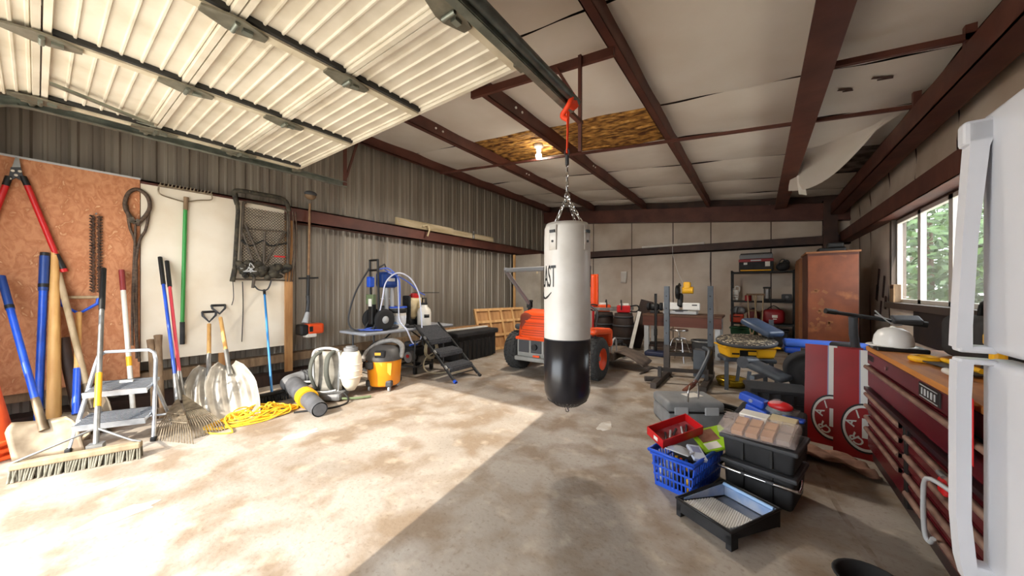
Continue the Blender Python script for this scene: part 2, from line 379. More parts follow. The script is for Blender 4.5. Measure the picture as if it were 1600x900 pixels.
for y in (.02,.69,1.37):
    for x in (DXa+.05,-3.64,-2.52,DXb-.05):
        b=MB().prism([(x-.03,y-.16,2.97),(x+.03,y-.16,2.97),(x+.075,y-.03,2.968),(x+.075,y+.03,2.968),(x+.03,y+.16,2.97),(x-.03,y+.16,2.97),(x-.075,y+.03,2.968),(x-.075,y-.03,2.968)],(0,0,.014))
        h=b.build('hinge','hinge',dr,w=True)
        c=MB().cyl((x-.05,y,2.958),(x+.05,y,2.958),.014,n=8); c.box((x,y+.06,2.962),(.04,.05,.02)); c.build('hinge_pin','galv',h,w=True)
def track(x,s,r=.026):
    P=[V(x,2.74,2.99),V(x,0,2.99)]+[V(x,-.02-.36*math.sin(a),2.63+.36*math.cos(a)) for a in [i*PI/16 for i in range(1,9)]]+[V(x,-.38,.02)]
    b=MB()
    for i in range(len(P)-1):
        a,c=P[i],P[i+1]; d=(c-a).normalized(); up=V(1,0,0).cross(d)
        for off,wd,ht in ((0,.012,.062),(.034,.056,.008),(-.034,.056,.008)):
            m_=Matrix((V(1,0,0),d,up)).transposed(); b.box((a+c)/2+up*off+V(s*(.028 if wd==.012 else 0),0,0),(wd,(c-a).length+.004,ht),m_)
    return b.build('track','galv',dr,w=True)
track(-5.06,-1); 
track(-1.335,1)
MB().bb(-5.08,-5.04,2.70,2.74,2.97,zb(-5.06)).build('hanger','brown',dr,w=True)
MB().tube([(-5.06,3.0,zb(-5.06)),(-5.06,2.74,3.1)],.02,4).build('hanger_brace','brown',dr,w=True)
MB().bb(-1.375,-1.345,2.97,3.0,2.70,zb(-1.35)).build('hanger','brown',dr,w=True)
MB().tube([(-1.62,3.0,zb(-1.62)-.04),(-1.37,2.985,3.15)],.018,4).build('hanger_brace','brown',dr,w=True)
MB().bb(-1.375,-1.335,2.68,3.0,2.955,2.985).build('hanger_arm','brown',dr,w=True)
MB().tube([(-1.27,-.4,3.01),(-1.27,2.72,3.01)],.036,12).build('spring_tube',mat('galvdark','6c726e','4f5552',sc=7,rough=.4,metal=.6),dr,w=True)
for x in (DXa-.02,DXb+.01):
    for y in J:
        MB().cyl((x,y-.04,2.985),(x+(-.12 if x<-3 else .05),y-.04,2.985),.018,n=8).box((x,y-.05,2.99),(.05,.09,.05)).build('roller','hinge',dr,w=True)
MB().tube([(-5.0,-.3,3.04),(-4.9,.5,3.035),(-4.7,.68,2.965)],.006,5).build('lift_cable','galv',dr,w=True)
# outside ground and trees beyond the window
gr=st(MB().bb(-30,30,-30,YF-.2,-.14,-.03).bb(XR+.2,30,YF-.2,40,-.14,-.03).build('ground_outside',mat('gravel','d6cfc2','c0b8aa',sc=3,rough=.9)))
mat('leaf','45622f','2f4a20',sc=2,rough=.6,c3='5c7a3c'); mat('bark','5a4a3a',rough=.9)
def tree(x,y,h,r,seed,label):
    t=thing('tree',label,'tree',(x,y,-.05),group='trees outside the window'); rr=random.Random(seed)
    MB().cyl((0,0,0),(0,0,h*.7),.14,.06,8).build('trunk','bark',t)
    b=MB()
    for i in range(2600):
        while True:
            q=V(rr.uniform(-1,1),rr.uniform(-1,1),rr.uniform(-1,1))
            if .35<q.length<1: break
        p=V(q.x*r,q.y*r,h*.52+q.z*h*.5); d=V(rr.uniform(-1,1),rr.uniform(-1,1),rr.uniform(-.6,.6)).normalized()*.13; e=d.orthogonal().normalized()*.06
        b.add([p-d,p+e,p+d,p-e],[(0,1,2,3)])
    b.build('foliage','leaf',t,kind='stuff')
tree(3.5,13.2,4.6,1.7,1,'bushy green tree outside the window, nearest the window frame')
tree(5.6,15.5,5.6,2.2,2,'tall green tree outside the window behind the bushy one')
tree(4.3,10.6,3.2,1.3,3,'low green shrub-like tree outside the right panes of the window')
tree(4.9,20.0,7.0,3.0,4,'large distant green tree filling the far view through the window')
# ================= left wall =================
WX=-5.838
o=tag(MB().bb(-5.85,WX,-.75,.705,.39,2.68).build('strand_board','osb'),'orange brown oriented strand board panel on the left wall behind the shovels','panel')
MB().bb(-5.85,WX+.004,-.75,.71,2.68,2.70).build('edge_strip','lgray',o)
tag(MB().bb(-5.85,WX,.712,2.2,.56,2.64).build('hardboard_panel','whiteboard'),'large white hardboard panel on the left wall behind the green rake','panel')
tag(MB().bb(-5.84,-5.80,2.2,2.3,0.155,2.46).build('wall_stud','lumber'),'upright bare wooden stud beside the white hardboard panel','post')
tag(MB().bb(-5.86,-5.815,1.42,1.53,0.155,.56).build('wall_block','lumber'),'short wooden block under the white panel behind the scoop shovels','block')
def pole(top,low,z=0):
    top=V(top); low=V(low); t=(top.z-z)/(top.z-low.z); return top,top+(low-top)*t
def lerp(a,b,t): return V(a)+(V(b)-V(a))*t
# bolt cutters hung on the board
t=thing('bolt_cutters','long bolt cutters with red handles hung open on the strand board','bolt cutters',(-5.81,-0.114,2.437))
X=-5.815
MB().prism([(-5.822,-0.142,2.573),(-5.822,-0.086,2.589),(-5.822,-0.068,2.451),(-5.822,-0.114,2.482),(-5.822,-0.159,2.427)],(.025,0,0)).build('jaw','dgray',t,w=True)
MB().prism([(-5.82,-0.135,2.575),(-5.82,-0.117,2.678),(-5.82,-0.096,2.673),(-5.82,-0.086,2.589)],(.02,0,0)).build('blade','steel',t,w=True)
b=MB()
for p in ((-5.795,-0.131,2.54),(-5.795,-0.092,2.545),(-5.795,-0.113,2.502),(-5.795,-0.148,2.462)): b.cyl(p,V(p)+V(.008,0,0),.012,n=8)
b.build('pivot_bolt','chrome',t,w=True)
for A,Bp,Cp,D in (((-5.81,-0.075,2.503),(-5.8,-0.05,2.42),(-5.79,0.116,1.764),(-5.79,0.159,1.617)),((-5.81,-0.152,2.482),(-5.8,-0.169,2.39),(-5.79,-0.306,1.728),(-5.79,-0.341,1.592))):
    h=MB().tube([A,Bp],.024,8).build('handle_link','black',t,w=True)
    h=MB().tube([Bp,Cp],.022,10).build('handle','red',t,w=True)
    g=MB().tube([Cp,D],[.024,.03],10).build('grip','black',h,w=True); 
    e=V(D)+(V(D)-V(Cp))*.22; MB().tube([D,e],.031,10).build('grip_cap','red',h,w=True)
# saw chain
t=thing('saw_chain','rusty folded saw chain hanging on the strand board','chain',(-5.825,0.378,2.204))
b=MB(); A=V((-5.826,0.379,2.204)); Bq=V((-5.826,0.379,1.372)); n=26
for k in range(n):
    p=lerp(A,Bq,(k+.5)/n)
    for s in (-1,1):
        b.box(p+V(0,s*.02,0),(.02,.022,.03),(.5*(-1)**k,0,0)); b.box(p+V(.004,s*.036,.008),(.012,.022,.014),(.6*s,0,0))
b.build('links',mat('rustch','3a2a22','5a4030',sc=30,rough=.6,metal=.5),t,w=True,kind='stuff')
MB().cyl(A+V(-.015,0,.02),A+V(.03,0,.02),.008,n=8).build('nail','steel',t,w=True)
# cable sling
t=thing('wire_rope_sling','wire rope sling with a big eye loop hanging between the wall panels','sling',(-5.82,0.674,2.381))
mat('rope','5d4a3a','3b2e25',sc=40,rough=.7)
MB().tube(spl([(-5.8,0.667,2.156),(-5.8,0.588,2.325),(-5.81,0.609,2.49),(-5.815,0.684,2.56),(-5.81,0.765,2.488),(-5.8,0.774,2.338),(-5.8,0.677,2.143)],6),.02,8).build('eye_loop','rope',t,w=True)
MB().tube(spl([(-5.81,0.599,2.365),(-5.81,0.623,2.114),(-5.805,0.667,1.9),(-5.8,0.672,1.275),(-5.8,0.677,0.613)],6),.013,6).tube(spl([(-5.81,0.78,2.363),(-5.81,0.749,2.111),(-5.805,0.687,1.902),(-5.8,0.652,1.276),(-5.8,0.697,0.572)],6),.013,6).tube(spl([(-5.8,0.667,2.142),(-5.8,0.642,1.276),(-5.8,0.642,0.764)],6),.011,6).build('strand','rope',t,w=True)
MB().box((-5.79,0.636,2.194),(.03,.05,.06),(.4,0,0)).box((-5.79,0.681,2.187),(.03,.04,.05),(-.4,0,0)).build('ferrule','chrome',t,w=True)
# shovels
mat('bluehandle','1d55cf','163f9f',sc=5,rough=.3); mat('ash','dcae6c','c89554',sc=4,rough=.5,st=(3,3,.5)); mat('grayash','b8a283','96805f',sc=5,rough=.7,st=(3,3,.5)); mat('bladesteel','8d7d66','63523e',sc=6,rough=.45,metal=.4)
def blade(t,top,bot,width,curve=.05,name='blade',m='bladesteel',round_=0):
    top=V(top);bot=V(bot); ax=(bot-top); side=V(.42,.9,0).normalized(); nrm=side.cross(ax).normalized()
    if nrm.x<0: nrm=-nrm
    def f(u,v):
        s=(u-.5)*2; wv=width*(1 if not round_ else (1-round_*max(0,v-.5)**2*2)); top_r=.75+.25*min(1,v*5)
        return top+ax*v+side*s*wv*.5*top_r+nrm*curve*(s*s-.6+.25*math.cos(PI*s*3)*.1)
    b=MB(); b.grid(f,12,8); return b.build(name,m,t,w=True,solid=.004)
tp,lw=pole((-5.72,-0.19,1.525),(-4.848,0.074,0))
t=thing('square_shovel','square point shovel with a bright blue handle leaning on the strand board','shovel',lw)
bt=lerp(lw,tp,.19)
MB().tube([lerp(lw,tp,.26),lerp(lw,tp,.8)],.024,10).build('handle','bluehandle',t,w=True)
MB().tube([lerp(lw,tp,.8),tp],.027,10).build('grip','dblue',t,w=True)
MB().tube([lerp(lw,tp,.805),lerp(lw,tp,.825)],.029,10).build('ring','black',t,w=True)
MB().tube([lerp(lw,tp,.13),bt,lerp(lw,tp,.30)],[.03,.028,.026],10).build('socket','bladesteel',t,w=True)
blade(t,lerp(lw,tp,.19)+V(.02,0,.0),lw+V(.02,0,.004),.40)
tp,lw=pole((-5.79,0.05,1.739),(-5.55,0.012,0.172))
t=thing('blue_pole','straight blue fibreglass tool handle standing upright by the square shovel','tool handle',lw)
MB().tube([lw+V(0,0,.0),lerp(lw,tp,.8)],.028,10).build('shaft','bluehandle',t,w=True)
MB().tube([lerp(lw,tp,.8),tp],.033,10).build('grip','dblue',t,w=True); MB().tube([tp,lerp(lw,tp,1.02)],.03,10).build('cap','black',t,w=True); MB().tube([lerp(lw,tp,.82),lerp(lw,tp,.84)],.035,10).build('ring','black',t,w=True)
tp,lw=pole((-5.8,0.112,1.797),(-5.5,0.099,0.157))
t=thing('wooden_maul','thick varnished light wooden tool handle between the blue handles','tool handle',lw)
MB().tube([lw,lerp(lw,tp,.5),tp],[.05,.042,.026],10).build('handle','ash',t,w=True)
tp,lw=pole((-5.79,0.131,1.583),(-5.35,0.307,0.347))
t=thing('long_shovel','weathered grey wooden handled shovel behind the step ladder','shovel',lw)
MB().tube([lerp(lw,tp,.2),tp],.024,10).build('handle','grayash',t,w=True)
MB().tube([lerp(lw,tp,.15),lerp(lw,tp,.3)],[.02,.03],10).build('socket','bladesteel',t,w=True)
blade(t,lerp(lw,tp,.24),lw+V(.01,0,.004),.26,.04,round_=.5)
tp,lw=pole((-5.78,0.264,1.252),(-5.12,0.209,0))
t=thing('grip_spade','spade with a blue plastic D grip behind the step ladder','spade',lw)
MB().tube([lerp(lw,tp,.45),lerp(lw,tp,.93)],.022,10).build('shaft','ash',t,w=True)
MB().tube([lerp(lw,tp,.18),lerp(lw,tp,.5)],.026,10).build('sleeve','blue',t,w=True)
g=V(tp); MB().tube([g+V(0,-.13,.07),g+V(0,-.12,.0),g+V(0,0,-.1),g+V(0,.12,0),g+V(0,.13,.07)],.016,8).build('grip_fork','blue',t,w=True)
MB().tube([g+V(0,-.14,.07),g+V(0,.14,.07)],.017,8).build('grip_bar','grayash',t,w=True)
blade(t,lerp(lw,tp,.2),lw+V(.01,0,.004),.2,.02)
tp,lw=pole((-5.7,0.156,0.915),(-5.6,0.208,0.455))
t=tag(MB().tube([lw,tp],[.03,.045],6).build('weathered_stake','darkwood'),'dark weathered wooden stake behind the shovel blades','stake')
# push broom in front of the ladder
A=V((-4.443,-0.111,0)); Bq=V((-4.209,0.52,0)); mid=(A+Bq)/2; ax=(Bq-A).normalized(); nr=V(-ax.y,ax.x,0)
t=thing('push_broom','wide push broom with grey bristles lying before the step ladder','broom',(mid.x,mid.y,0))
rz=math.atan2(ax.y,ax.x); Lb=(Bq-A).length
MB().rbox(mid+V(0,0,.105),(Lb,.07,.05),.012,rz).build('head',mat('broomhead','a99678','8a785e',sc=5,rough=.8,st=(3,3,.5)),t,w=True)
b=MB()
for k in range(46):
    for s in (-.02,.0,.02):
        p=A+ax*(Lb*(k+.5)/46)+nr*s; q=ax*rnd.uniform(-.012,.012)+nr*(s*.7-.015); b.cyl(V(p.x,p.y,.085),V(p.x+q.x,p.y+q.y,.0),.006,.008,5,False)
b.build('bristles',mat('bristle','8b8676','6b6658',sc=20,rough=.9),t,w=True,kind='stuff')
tp=V((-5.6,0.415,1.623)); hb=mid+V(-.05,.08,.13)
MB().tube([hb,lerp(hb,tp,.72)],.018,10).build('handle','steel',t,w=True)
MB().tube([lerp(hb,tp,.72),lerp(hb,tp,1.0)],.022,10).build('grip','black',t,w=True)
MB().tube([lerp(hb,tp,.18),lerp(hb,tp,.35)],.021,10).build('sticker','yellow',t,w=True)
for s in (-1,1): MB().tube([hb+(tp-hb)*.08,mid+ax*s*.28+V(0,0,.15),mid+ax*s*.33+V(0,0,.13)],.009,6).build('brace','steel',t,w=True)
MB().box(hb,(.09,.07,.04),rz).build('bracket','steel',t,w=True)
# slim handle with maroon grip
tp,lw=pole((-5.79,0.559,1.622),(-5.35,0.597,0.138))
t=thing('painted_handle','slim white tool handle with a maroon grip behind the ladder','tool handle',lw)
MB().tube([lw,lerp(lw,tp,.86)],.021,10).build('shaft','whitep',t,w=True); MB().tube([lerp(lw,tp,.86),tp],.024,10).build('grip',mat('mgrip','8a2c2c',rough=.5),t,w=True)
MB().tube([lerp(lw,tp,.36),lerp(lw,tp,.42)],.0225,10).build('sticker','yellow',t,w=True)
# step ladder
t=thing('step_ladder','folding aluminium two step ladder with ribbed treads and a hand rail','ladder',(-4.70,.41,0),R(60.8))
w2=.25; mat('alu','c8ccd2','aab0b8',sc=10,rough=.3,metal=.7)
fr=[V(-w2-.02,-.02,0),V(-w2+.045,.19,.72),V(-w2+.06,.2,.79),V(-w2+.10,.205,.82),V(w2-.10,.205,.82),V(w2-.06,.2,.79),V(w2-.045,.19,.72),V(w2+.02,-.02,0)]
MB().tube(fr,.016,8).build('front_frame','alu',t)
for s in (-1,1):
    MB().tube([(s*w2*.82,.17,.5),(s*w2*1.0,.42,.0)],.014,8).build('rear_leg','alu',t)
    MB().rbox((s*(w2+.02),-.02,.02),(.04,.045,.04),.008).build('foot','black',t)
MB().tube([(-w2,.41,.12),(w2,.41,.12)],.011,8).build('cross_bar','alu',t)
for z,yo,dp,wd in ((.24,.03,.22,.46),(.50,.12,.24,.42)):
    sp=MB().rbox((0,yo+.02,z),(wd,dp,.03),.006,(R(12),0,0)).build('step','alu',t)
    for k in range(9):
        y_=yo+.02-dp/2+dp*(k+.5)/9; MB().box((0,y_,z+.016+(y_-yo-.02)*.21),(wd-.02,.008,.008),(R(12),0,0)).build('tread_rib','dgray',sp)
    MB().box((0,yo+.02-dp/2,z-.03),(wd,.012,.05),(R(12),0,0)).build('step_edge','alu',sp)
MB().box((0,.19,.535),(.09,.02,.02)).build('latch','whitep',t)
# traffic cones, nested
mat('cone','f2622a','e85420',sc=5,rough=.5)
c0=thing('traffic_cone','orange traffic cone at the bottom of the nested stack by the shovels','traffic cone',(-5.17,-.24,0),.35,group='nested traffic cones')
MB().rbox((0,0,.018),(.36,.36,.036),.012).build('base','cone',c0)
MB().lathe([(.145,.03),(.135,.05),(.03,.68),(.02,.7),(.0,.7)],20).build('cone','cone',c0)
for k in (1,2): dup(c0,(-5.17+.01*k,-.24,.062*k),.35+.1*k,'orange traffic cone %s of the nested stack by the shovels'%('in the middle','on top')[k-1])
# mattock handles
for i,(a,bq,lb) in enumerate((((-5.72,0.778,0.821),(-5.35,0.752,0.094),'shorter'),((-5.72,0.836,0.867),(-5.35,0.811,0.134),'longer'))):
    tp,lw=pole(a,bq)
    tag(MB().tube([lw,lerp(lw,tp,.2),lerp(lw,tp,.85),tp],[.032,.026,.03,.04],8,flat=.7).build('pick_handle','oldwood'),lb+' of two bare wooden pick handles beside the step ladder','tool handle')
# leaf rakes
def leaf_rake(top,sock,tipsA,tipsB,m,label,nt):
    sock=V(sock); top=V(top); t=thing('leaf_rake',label,'rake',((V(tipsA)+V(tipsB))/2))
    MB().tube([sock,lerp(sock,top,.8)],.016,8).build('handle',m,t,w=True); MB().tube([lerp(sock,top,.78),top],.021,8).build('grip','black',t,w=True)
    MB().tube([lerp(sock,top,-.06),lerp(sock,top,.12)],[.03,.02],8).build('socket','steel',t,w=True)
    A=V(tipsA);Bq=V(tipsB); base=lerp(sock,top,-.04); ends=[]
    for k in range(nt):
        e=lerp(A,Bq,k/(nt-1)); e.z=.004; m1=lerp(base,e,.86)+V(0,0,.05); ends.append((m1,e))
        MB().tube([base+(e-base)*.03,lerp(base,e,.45)+V(0,0,.03),m1,e],.0045,5).build('tine',mat('tine','a89a84','7c705e',sc=20,rough=.4,metal=.6),t,w=True)
    for fr_ in (.5,.68):
        MB().tube([lerp(base,lerp(A,Bq,k/8),fr_)+V(0,0,.045) for k in range(9)],.007,6).build('spreader',MATS['tine'],t,w=True)
leaf_rake((-5.8,0.864,1.79),(-5.05,0.882,0.311),(-4.57,0.638,0),(-4.163,0.833,0),'bluehandle','leaf rake with a blue handle and fan of steel tines on the floor',15)
leaf_rake((-5.8,0.923,1.748),(-5.12,0.925,0.33),(-4.299,0.833,0),(-4.322,1.103,0),mat('pinkh','d8434f',rough=.35),'leaf rake with a red handle crossed behind the blue one',13)
# bow rake hung upside down
t=thing('bow_rake','bow rake with a green handle hung head up on the white panel','rake',(-5.82,1.075,2.502))
MB().tube([(-5.815,1.091,2.481),(-5.815,1.062,0.986)],.02,10).build('handle','green',t,w=True); MB().tube([(-5.813,1.062,1.002),(-5.813,1.062,0.724)],.024,10).build('grip','blackr',t,w=True)
MB().tube([(-5.81,1.096,2.561),(-5.81,1.091,2.4)],.024,8).build('socket','oldwood',t,w=True)
MB().tube(spl([(-5.79,0.851,2.626),(-5.79,0.862,2.544),(-5.8,1.002,2.507),(-5.81,1.096,2.497)],5)+spl([(-5.81,1.096,2.497),(-5.8,1.209,2.543),(-5.79,1.333,2.576),(-5.79,1.339,2.636)],5),.008,6).build('bow',MATS['tine'],t,w=True)
A=V((-5.79,0.846,2.647));Bq=V((-5.79,1.345,2.646)); MB().tube([A,Bq],.012,6).build('head',MATS['tine'],t,w=True)
for k in range(15): p=lerp(A,Bq,(k+.5)/15); MB().tube([p,p+V(.05,0,.03)],[.009,.004],5).build('tooth',MATS['tine'],t,w=True)
# scoop shovels
mat('scoop','bdb7ac','968f84',sc=6,rough=.35,metal=.35)
def scoop(top,low,label,width,sd):
    tp,lw=pole(top,low); tp=V(tp); t=thing('scoop_shovel',label,'shovel',lw); L=(tp-lw).length
    MB().tube([lerp(lw,tp,.46),lerp(lw,tp,.9)],.021,10).build('shaft','ash',t,w=True); MB().tube([lerp(lw,tp,.36),lerp(lw,tp,.58)],[.026,.023],10).build('socket','steel',t,w=True)
    ax=(tp-lw).normalized(); side=V(0,1,0); g=tp
    MB().tube([g-side*.07+ax*.06,g-side*.065,g-ax*.1,g+side*.065,g+side*.07+ax*.06],.013,8).build('grip_fork','dgray',t,w=True)
    MB().tube([g-side*.075+ax*.06,g+side*.075+ax*.06],.016,8).build('grip_bar','black',t,w=True)
    top=lerp(lw,tp,.44); axd=lw-top; sd_=V(.45,.89,0).normalized(); nrm=sd_.cross(axd).normalized()
    if nrm.x<0: nrm=-nrm
    def f(u,v):
        s=(u-.5)*2; wv=width*(.35+.65*min(1,(v*2.6)**.55))*(1-.12*max(0,v-.7)/.3*abs(s)); rib=.022*math.cos(s*PI*4)*math.sin(PI*min(1,v*1.15))
        return top+axd*v+sd_*s*wv*.5+nrm*(.10*s*s-.06+rib+.05*(1-v)**3)
    MB().grid(f,28,12).build('scoop_blade','scoop',t,w=True,solid=.005)
scoop((-5.8,1.316,1.067),(-4.955,1.118,0),'aluminium scoop shovel with a D grip, half behind the other scoop',.40,1)
scoop((-5.79,1.411,1.155),(-4.507,1.258,0),'wide aluminium scoop shovel with a ribbed blade beside the yellow cord',.46,2)
# yellow extension cord
t=V((-4.471,1.42,0)); rr=random.Random(3); pts=[]
for k in range(150):
    a=k*.62+rr.uniform(-.25,.25); q=.9+.35*math.sin(k*.21); q*=rr.uniform(.75,1.1)
    pts.append(V(t.x+.16*q*math.cos(a),t.y+.34*q*math.sin(a)+.03*math.sin(k*.1),.012+.11*rr.random()*max(0,1.25-abs(q))*1.6))
pts+=[V(t.x+.3,t.y-.3,.01),V(t.x+.1,t.y-.45,.01),V(t.x-.1,t.y-.3,.012)]
tag(MB().tube(spl(pts,4),.0075,5).build('extension_cord',mat('ycord','f2c230',rough=.5)),'tangled heap of yellow extension cord on the sunlit floor','cord')
# climbing tree stand
t=thing('tree_stand','climbing tree stand with mesh platform and padded bars hung on the wall','tree stand',(-5.8,1.888,2.071))
mat('tsframe','5a4f42','3c342b',sc=9,rough=.6); mat('camo','4a4436','1e1b17',sc=16,rough=.8,c3='7a715c')
Q=[(-5.79,1.645,1.647),(-5.79,1.674,2.534),(-5.79,1.703,2.611),(-5.79,1.763,2.632),(-5.79,2.145,2.616),(-5.79,2.213,2.581),(-5.79,2.23,2.497),(-5.79,2.222,1.671)]
MB().tube(spl(Q,3),.016,8).build('seat_frame','tsframe',t,w=True)
A0=V((-5.79,1.66,2.576));A1=V((-5.79,2.213,2.571));B0=V((-5.79,1.645,1.691));B1=V((-5.79,2.222,1.681))
b=MB()
for k in range(1,22):
    for d in (0,1):
        pts=[]
        for j in range(0,15):
            v=(k+(.5 if (j+d)%2 else -.5)*.9)/22; pts.append(lerp(lerp(A0,A1,j/14),lerp(B0,B1,j/14),v))
        b.tube(pts,.0055,4)
b.build('expanded_mesh','tsframe',t,w=True,kind='stuff')
MB().tube([(-5.78,1.657,2.247),(-5.78,2.183,2.276)],.011,6).build('cross_bar','tsframe',t,w=True)
for a_,b_ in (((-5.775,1.692,2.314),(-5.775,1.895,1.767)),((-5.775,2.19,2.276),(-5.775,1.919,1.769)),((-5.775,1.67,2.178),(-5.775,1.795,1.77)),((-5.775,1.927,2.24),(-5.775,1.911,1.777))): MB().tube([a_,b_],.017,6).build('brace','tsframe',t,w=True)
MB().tube(spl([(-5.77,1.647,2.086),(-5.77,1.756,2.019),(-5.77,1.909,2.108),(-5.77,1.989,2.043),(-5.77,2.205,2.104)],5),.012,6).build('strap','black',t,w=True)
MB().tube(spl([(-5.78,1.607,2.564),(-5.76,1.573,2.693),(-5.74,1.603,2.748),(-5.72,1.877,2.755),(-5.74,2.16,2.746),(-5.77,2.24,2.593)],5),.03,8).build('padded_bar','camo',t,w=True)
MB().tube([(-5.77,1.604,2.579),(-5.77,1.611,2.475),(-5.77,1.569,1.6)],.024,8).tube([(-5.77,1.576,1.687),(-5.77,1.548,1.512)],.03,8).build('side_arm','camo',t,w=True)
for dx in (0,4,7): MB().tube(spl([V((-5.78,2.244,2.595))+V(0,.012*dx,0),V((-5.78,2.253,2.11))+V(0,.014*dx,0),V((-5.79,2.222,1.526))+V(0,.01*dx,0)],4),.009,6).build('hanging_strap','rope',t,w=True)
b=MB(); rr=random.Random(5); p0=V((-5.76,1.906,1.666))
for k in range(30):
    c_=p0+V(rr.uniform(-.02,.03),rr.uniform(-.32,.32),rr.uniform(-.09,.09)); b.ell(c_,(.07,rr.uniform(.08,.16),rr.uniform(.07,.13)),8,(rr.random(),rr.random(),0))
b.build('bundled_webbing','camo',t,w=True)
for k in range(6):
    c_=p0+V(.045,rr.uniform(-.25,.28),rr.uniform(-.08,.08)); MB().tube(spl([c_+V(0,rr.uniform(-.1,.1),rr.uniform(-.06,.06)) for _ in range(5)],4),.007,5).build('webbing_end','lgray' if k%2 else 'black',t,w=True)
MB().tube([(-5.77,1.562,1.547),(-5.77,2.18,1.544)],.015,6).tube([(-5.76,1.776,1.427),(-5.76,1.798,1.625)],.02,6).build('lower_bar','tsframe',t,w=True)
MB().tube(spl([(-5.75,1.788,1.463),(-5.75,1.848,1.4),(-5.75,1.95,1.409),(-5.75,1.998,1.54)],5),.01,6).build('cable_loop','dgray',t,w=True)
MB().tube(spl([(-5.8,1.67,1.515),(-5.81,1.68,1.16),(-5.81,1.665,0.682)],4),.006,5).tube(spl([(-5.8,1.563,1.513),(-5.81,1.573,1.295),(-5.81,1.552,1.191)],4),.005,5).build('dangling_strap','black',t,w=True)
MB().box((-5.74,2.101,1.892),(.02,.14,.02)).build('red_ribbon','red',t,w=True)
# blue broom
tp,lw=pole((-5.8,1.927,1.4),(-4.935,1.722,0))
t=thing('floor_broom','floor broom with a slim blue handle and black bristles by the yellow cord','broom',lw)
MB().tube([lw+V(0,0,.1),tp],.0145,8).build('handle',mat('cyanh','2a7fc4',rough=.35),t,w=True); MB().tube([lerp(lw,tp,.95),tp],.019,8).build('grip','black',t,w=True)
MB().rbox((lw.x,lw.y,.105),(.07,.34,.04),.012).build('head','black',t,w=True)
b=MB()
for k in range(24):
    for s in (-.02,.02): q=lw+V(s,-.16+.32*k/23,0); b.cyl((q.x,q.y,.09),(q.x+s*.8,q.y+rnd.uniform(-.02,.02),0),.006,.009,5,False)
b.build('bristles','blackr',t,w=True,kind='stuff')
# string trimmer hung head up
t=thing('string_trimmer','string trimmer with an orange engine hung head up on the metal siding','string trimmer',(-5.78,2.527,1.633))
mat('rustshaft','7a5a40','9a7a58',sc=12,rough=.6,metal=.3)
sX=-5.80
MB().tube([(-5.8,2.545,2.776),(-5.8,2.526,1.613)],.017,8).build('shaft','rustshaft',t,w=True)
c_=V((-5.8,2.555,2.901)); MB().ell(c_,(.12,.17,.13)).build('trimmer_head','oldwood',t,w=True); MB().ell(c_+V(.01,0,.03),(.13,.19,.09)).build('guard','dgray',t,w=True)
MB().tube([(-5.79,2.522,1.633),(-5.79,2.512,1.147)],.024,8).build('grip_tube','black',t,w=True)
MB().tube([(-5.78,2.378,1.579),(-5.78,2.663,1.597)],.016,8).build('handle_bar','black',t,w=True)
MB().tube([(-5.78,2.508,1.309),(-5.78,2.517,1.208),(-5.78,2.498,1.026)],[.03,.024,.03],8).build('throttle','dgray',t,w=True)
MB().tube([(-5.77,2.503,1.047),(-5.74,2.453,0.881)],[.03,.05],8).build('clutch_cover','lgray',t,w=True)
c_=V((-5.72,2.548,0.793)); MB().rbox(c_+V(0,.02,0),(.2,.24,.16),.03).build('engine_cover','orange',t,w=True)
MB().rbox(c_+V(0,-.15,-.01),(.2,.12,.17),.03).build('recoil_housing','black',t,w=True); MB().rbox(c_+V(.03,-.05,-.1),(.14,.16,.06),.02).build('fuel_tank','whitep',t,w=True)
MB().box(c_+V(.102,-.06,.0),(.006,.05,.08)).build('vent','black',t,w=True)
# slats on the girt
for i,(a_,b_,lb) in enumerate((((-5.8,4.133,2.786),(-5.8,5.7,2.703),'weathered white wooden slat resting on the left wall girt, the shorter one'),((-5.83,4.491,2.797),(-5.83,7.212,2.785),'long weathered white wooden slat resting along the left wall girt'))):
    A=V(a_);Bq=V(b_); A.z=Bq.z=2.69+.07+i*.02
    b=MB().bb(A.x-.02,A.x+.012,A.y,Bq.y,2.69,2.69+.145-.02*i); tag(b.build('wooden_batten',mat('slat','c6b698','a39270',sc=4,rough=.8,st=(2,.5,3))),lb,'slat')
t=tag(MB().tube(spl([(-5.76,4.781,2.741),(-5.74,4.885,2.782),(-5.74,4.938,2.707),(-5.76,4.902,2.553)],4),.018,6).build('bent_hook',mat('cream','cdbd98',rough=.5)),'cream bent metal hook over the slats on the girt','hook')
tag(MB().cyl((-5.82,6.432,2.866),(-5.8,6.41,2.685),.03,n=8).box((-5.79,6.399,2.795),(.03,.05,.04)).build('spring_clamp','steel'),'small steel clamp holding the slats on the girt','clamp')
# ================= table group =================
t=thing('folding_table','grey plastic folding table against the metal siding','table',(-5.14,3.78,0))
b=MB(); b.rbox((0,0,.725),(.74,1.84,.045),.02); b.build('table_top',mat('tabletop','a9adb4','989ca4',sc=6,rough=.5),t)
for s in (-1,1):
    for q in (-1,1): MB().tube([(q*.3,s*.72,.705),(q*.3,s*.72,.0)],.016,8).build('leg','dgray',t)
    MB().tube([(-.3,s*.72,.12),(.3,s*.72,.12)],.013,8).build('stretcher','dgray',t); MB().tube([(0,s*.72,.3),(0,s*.15,.70)],.013,8).build('brace','black',t)
TZ=.7475
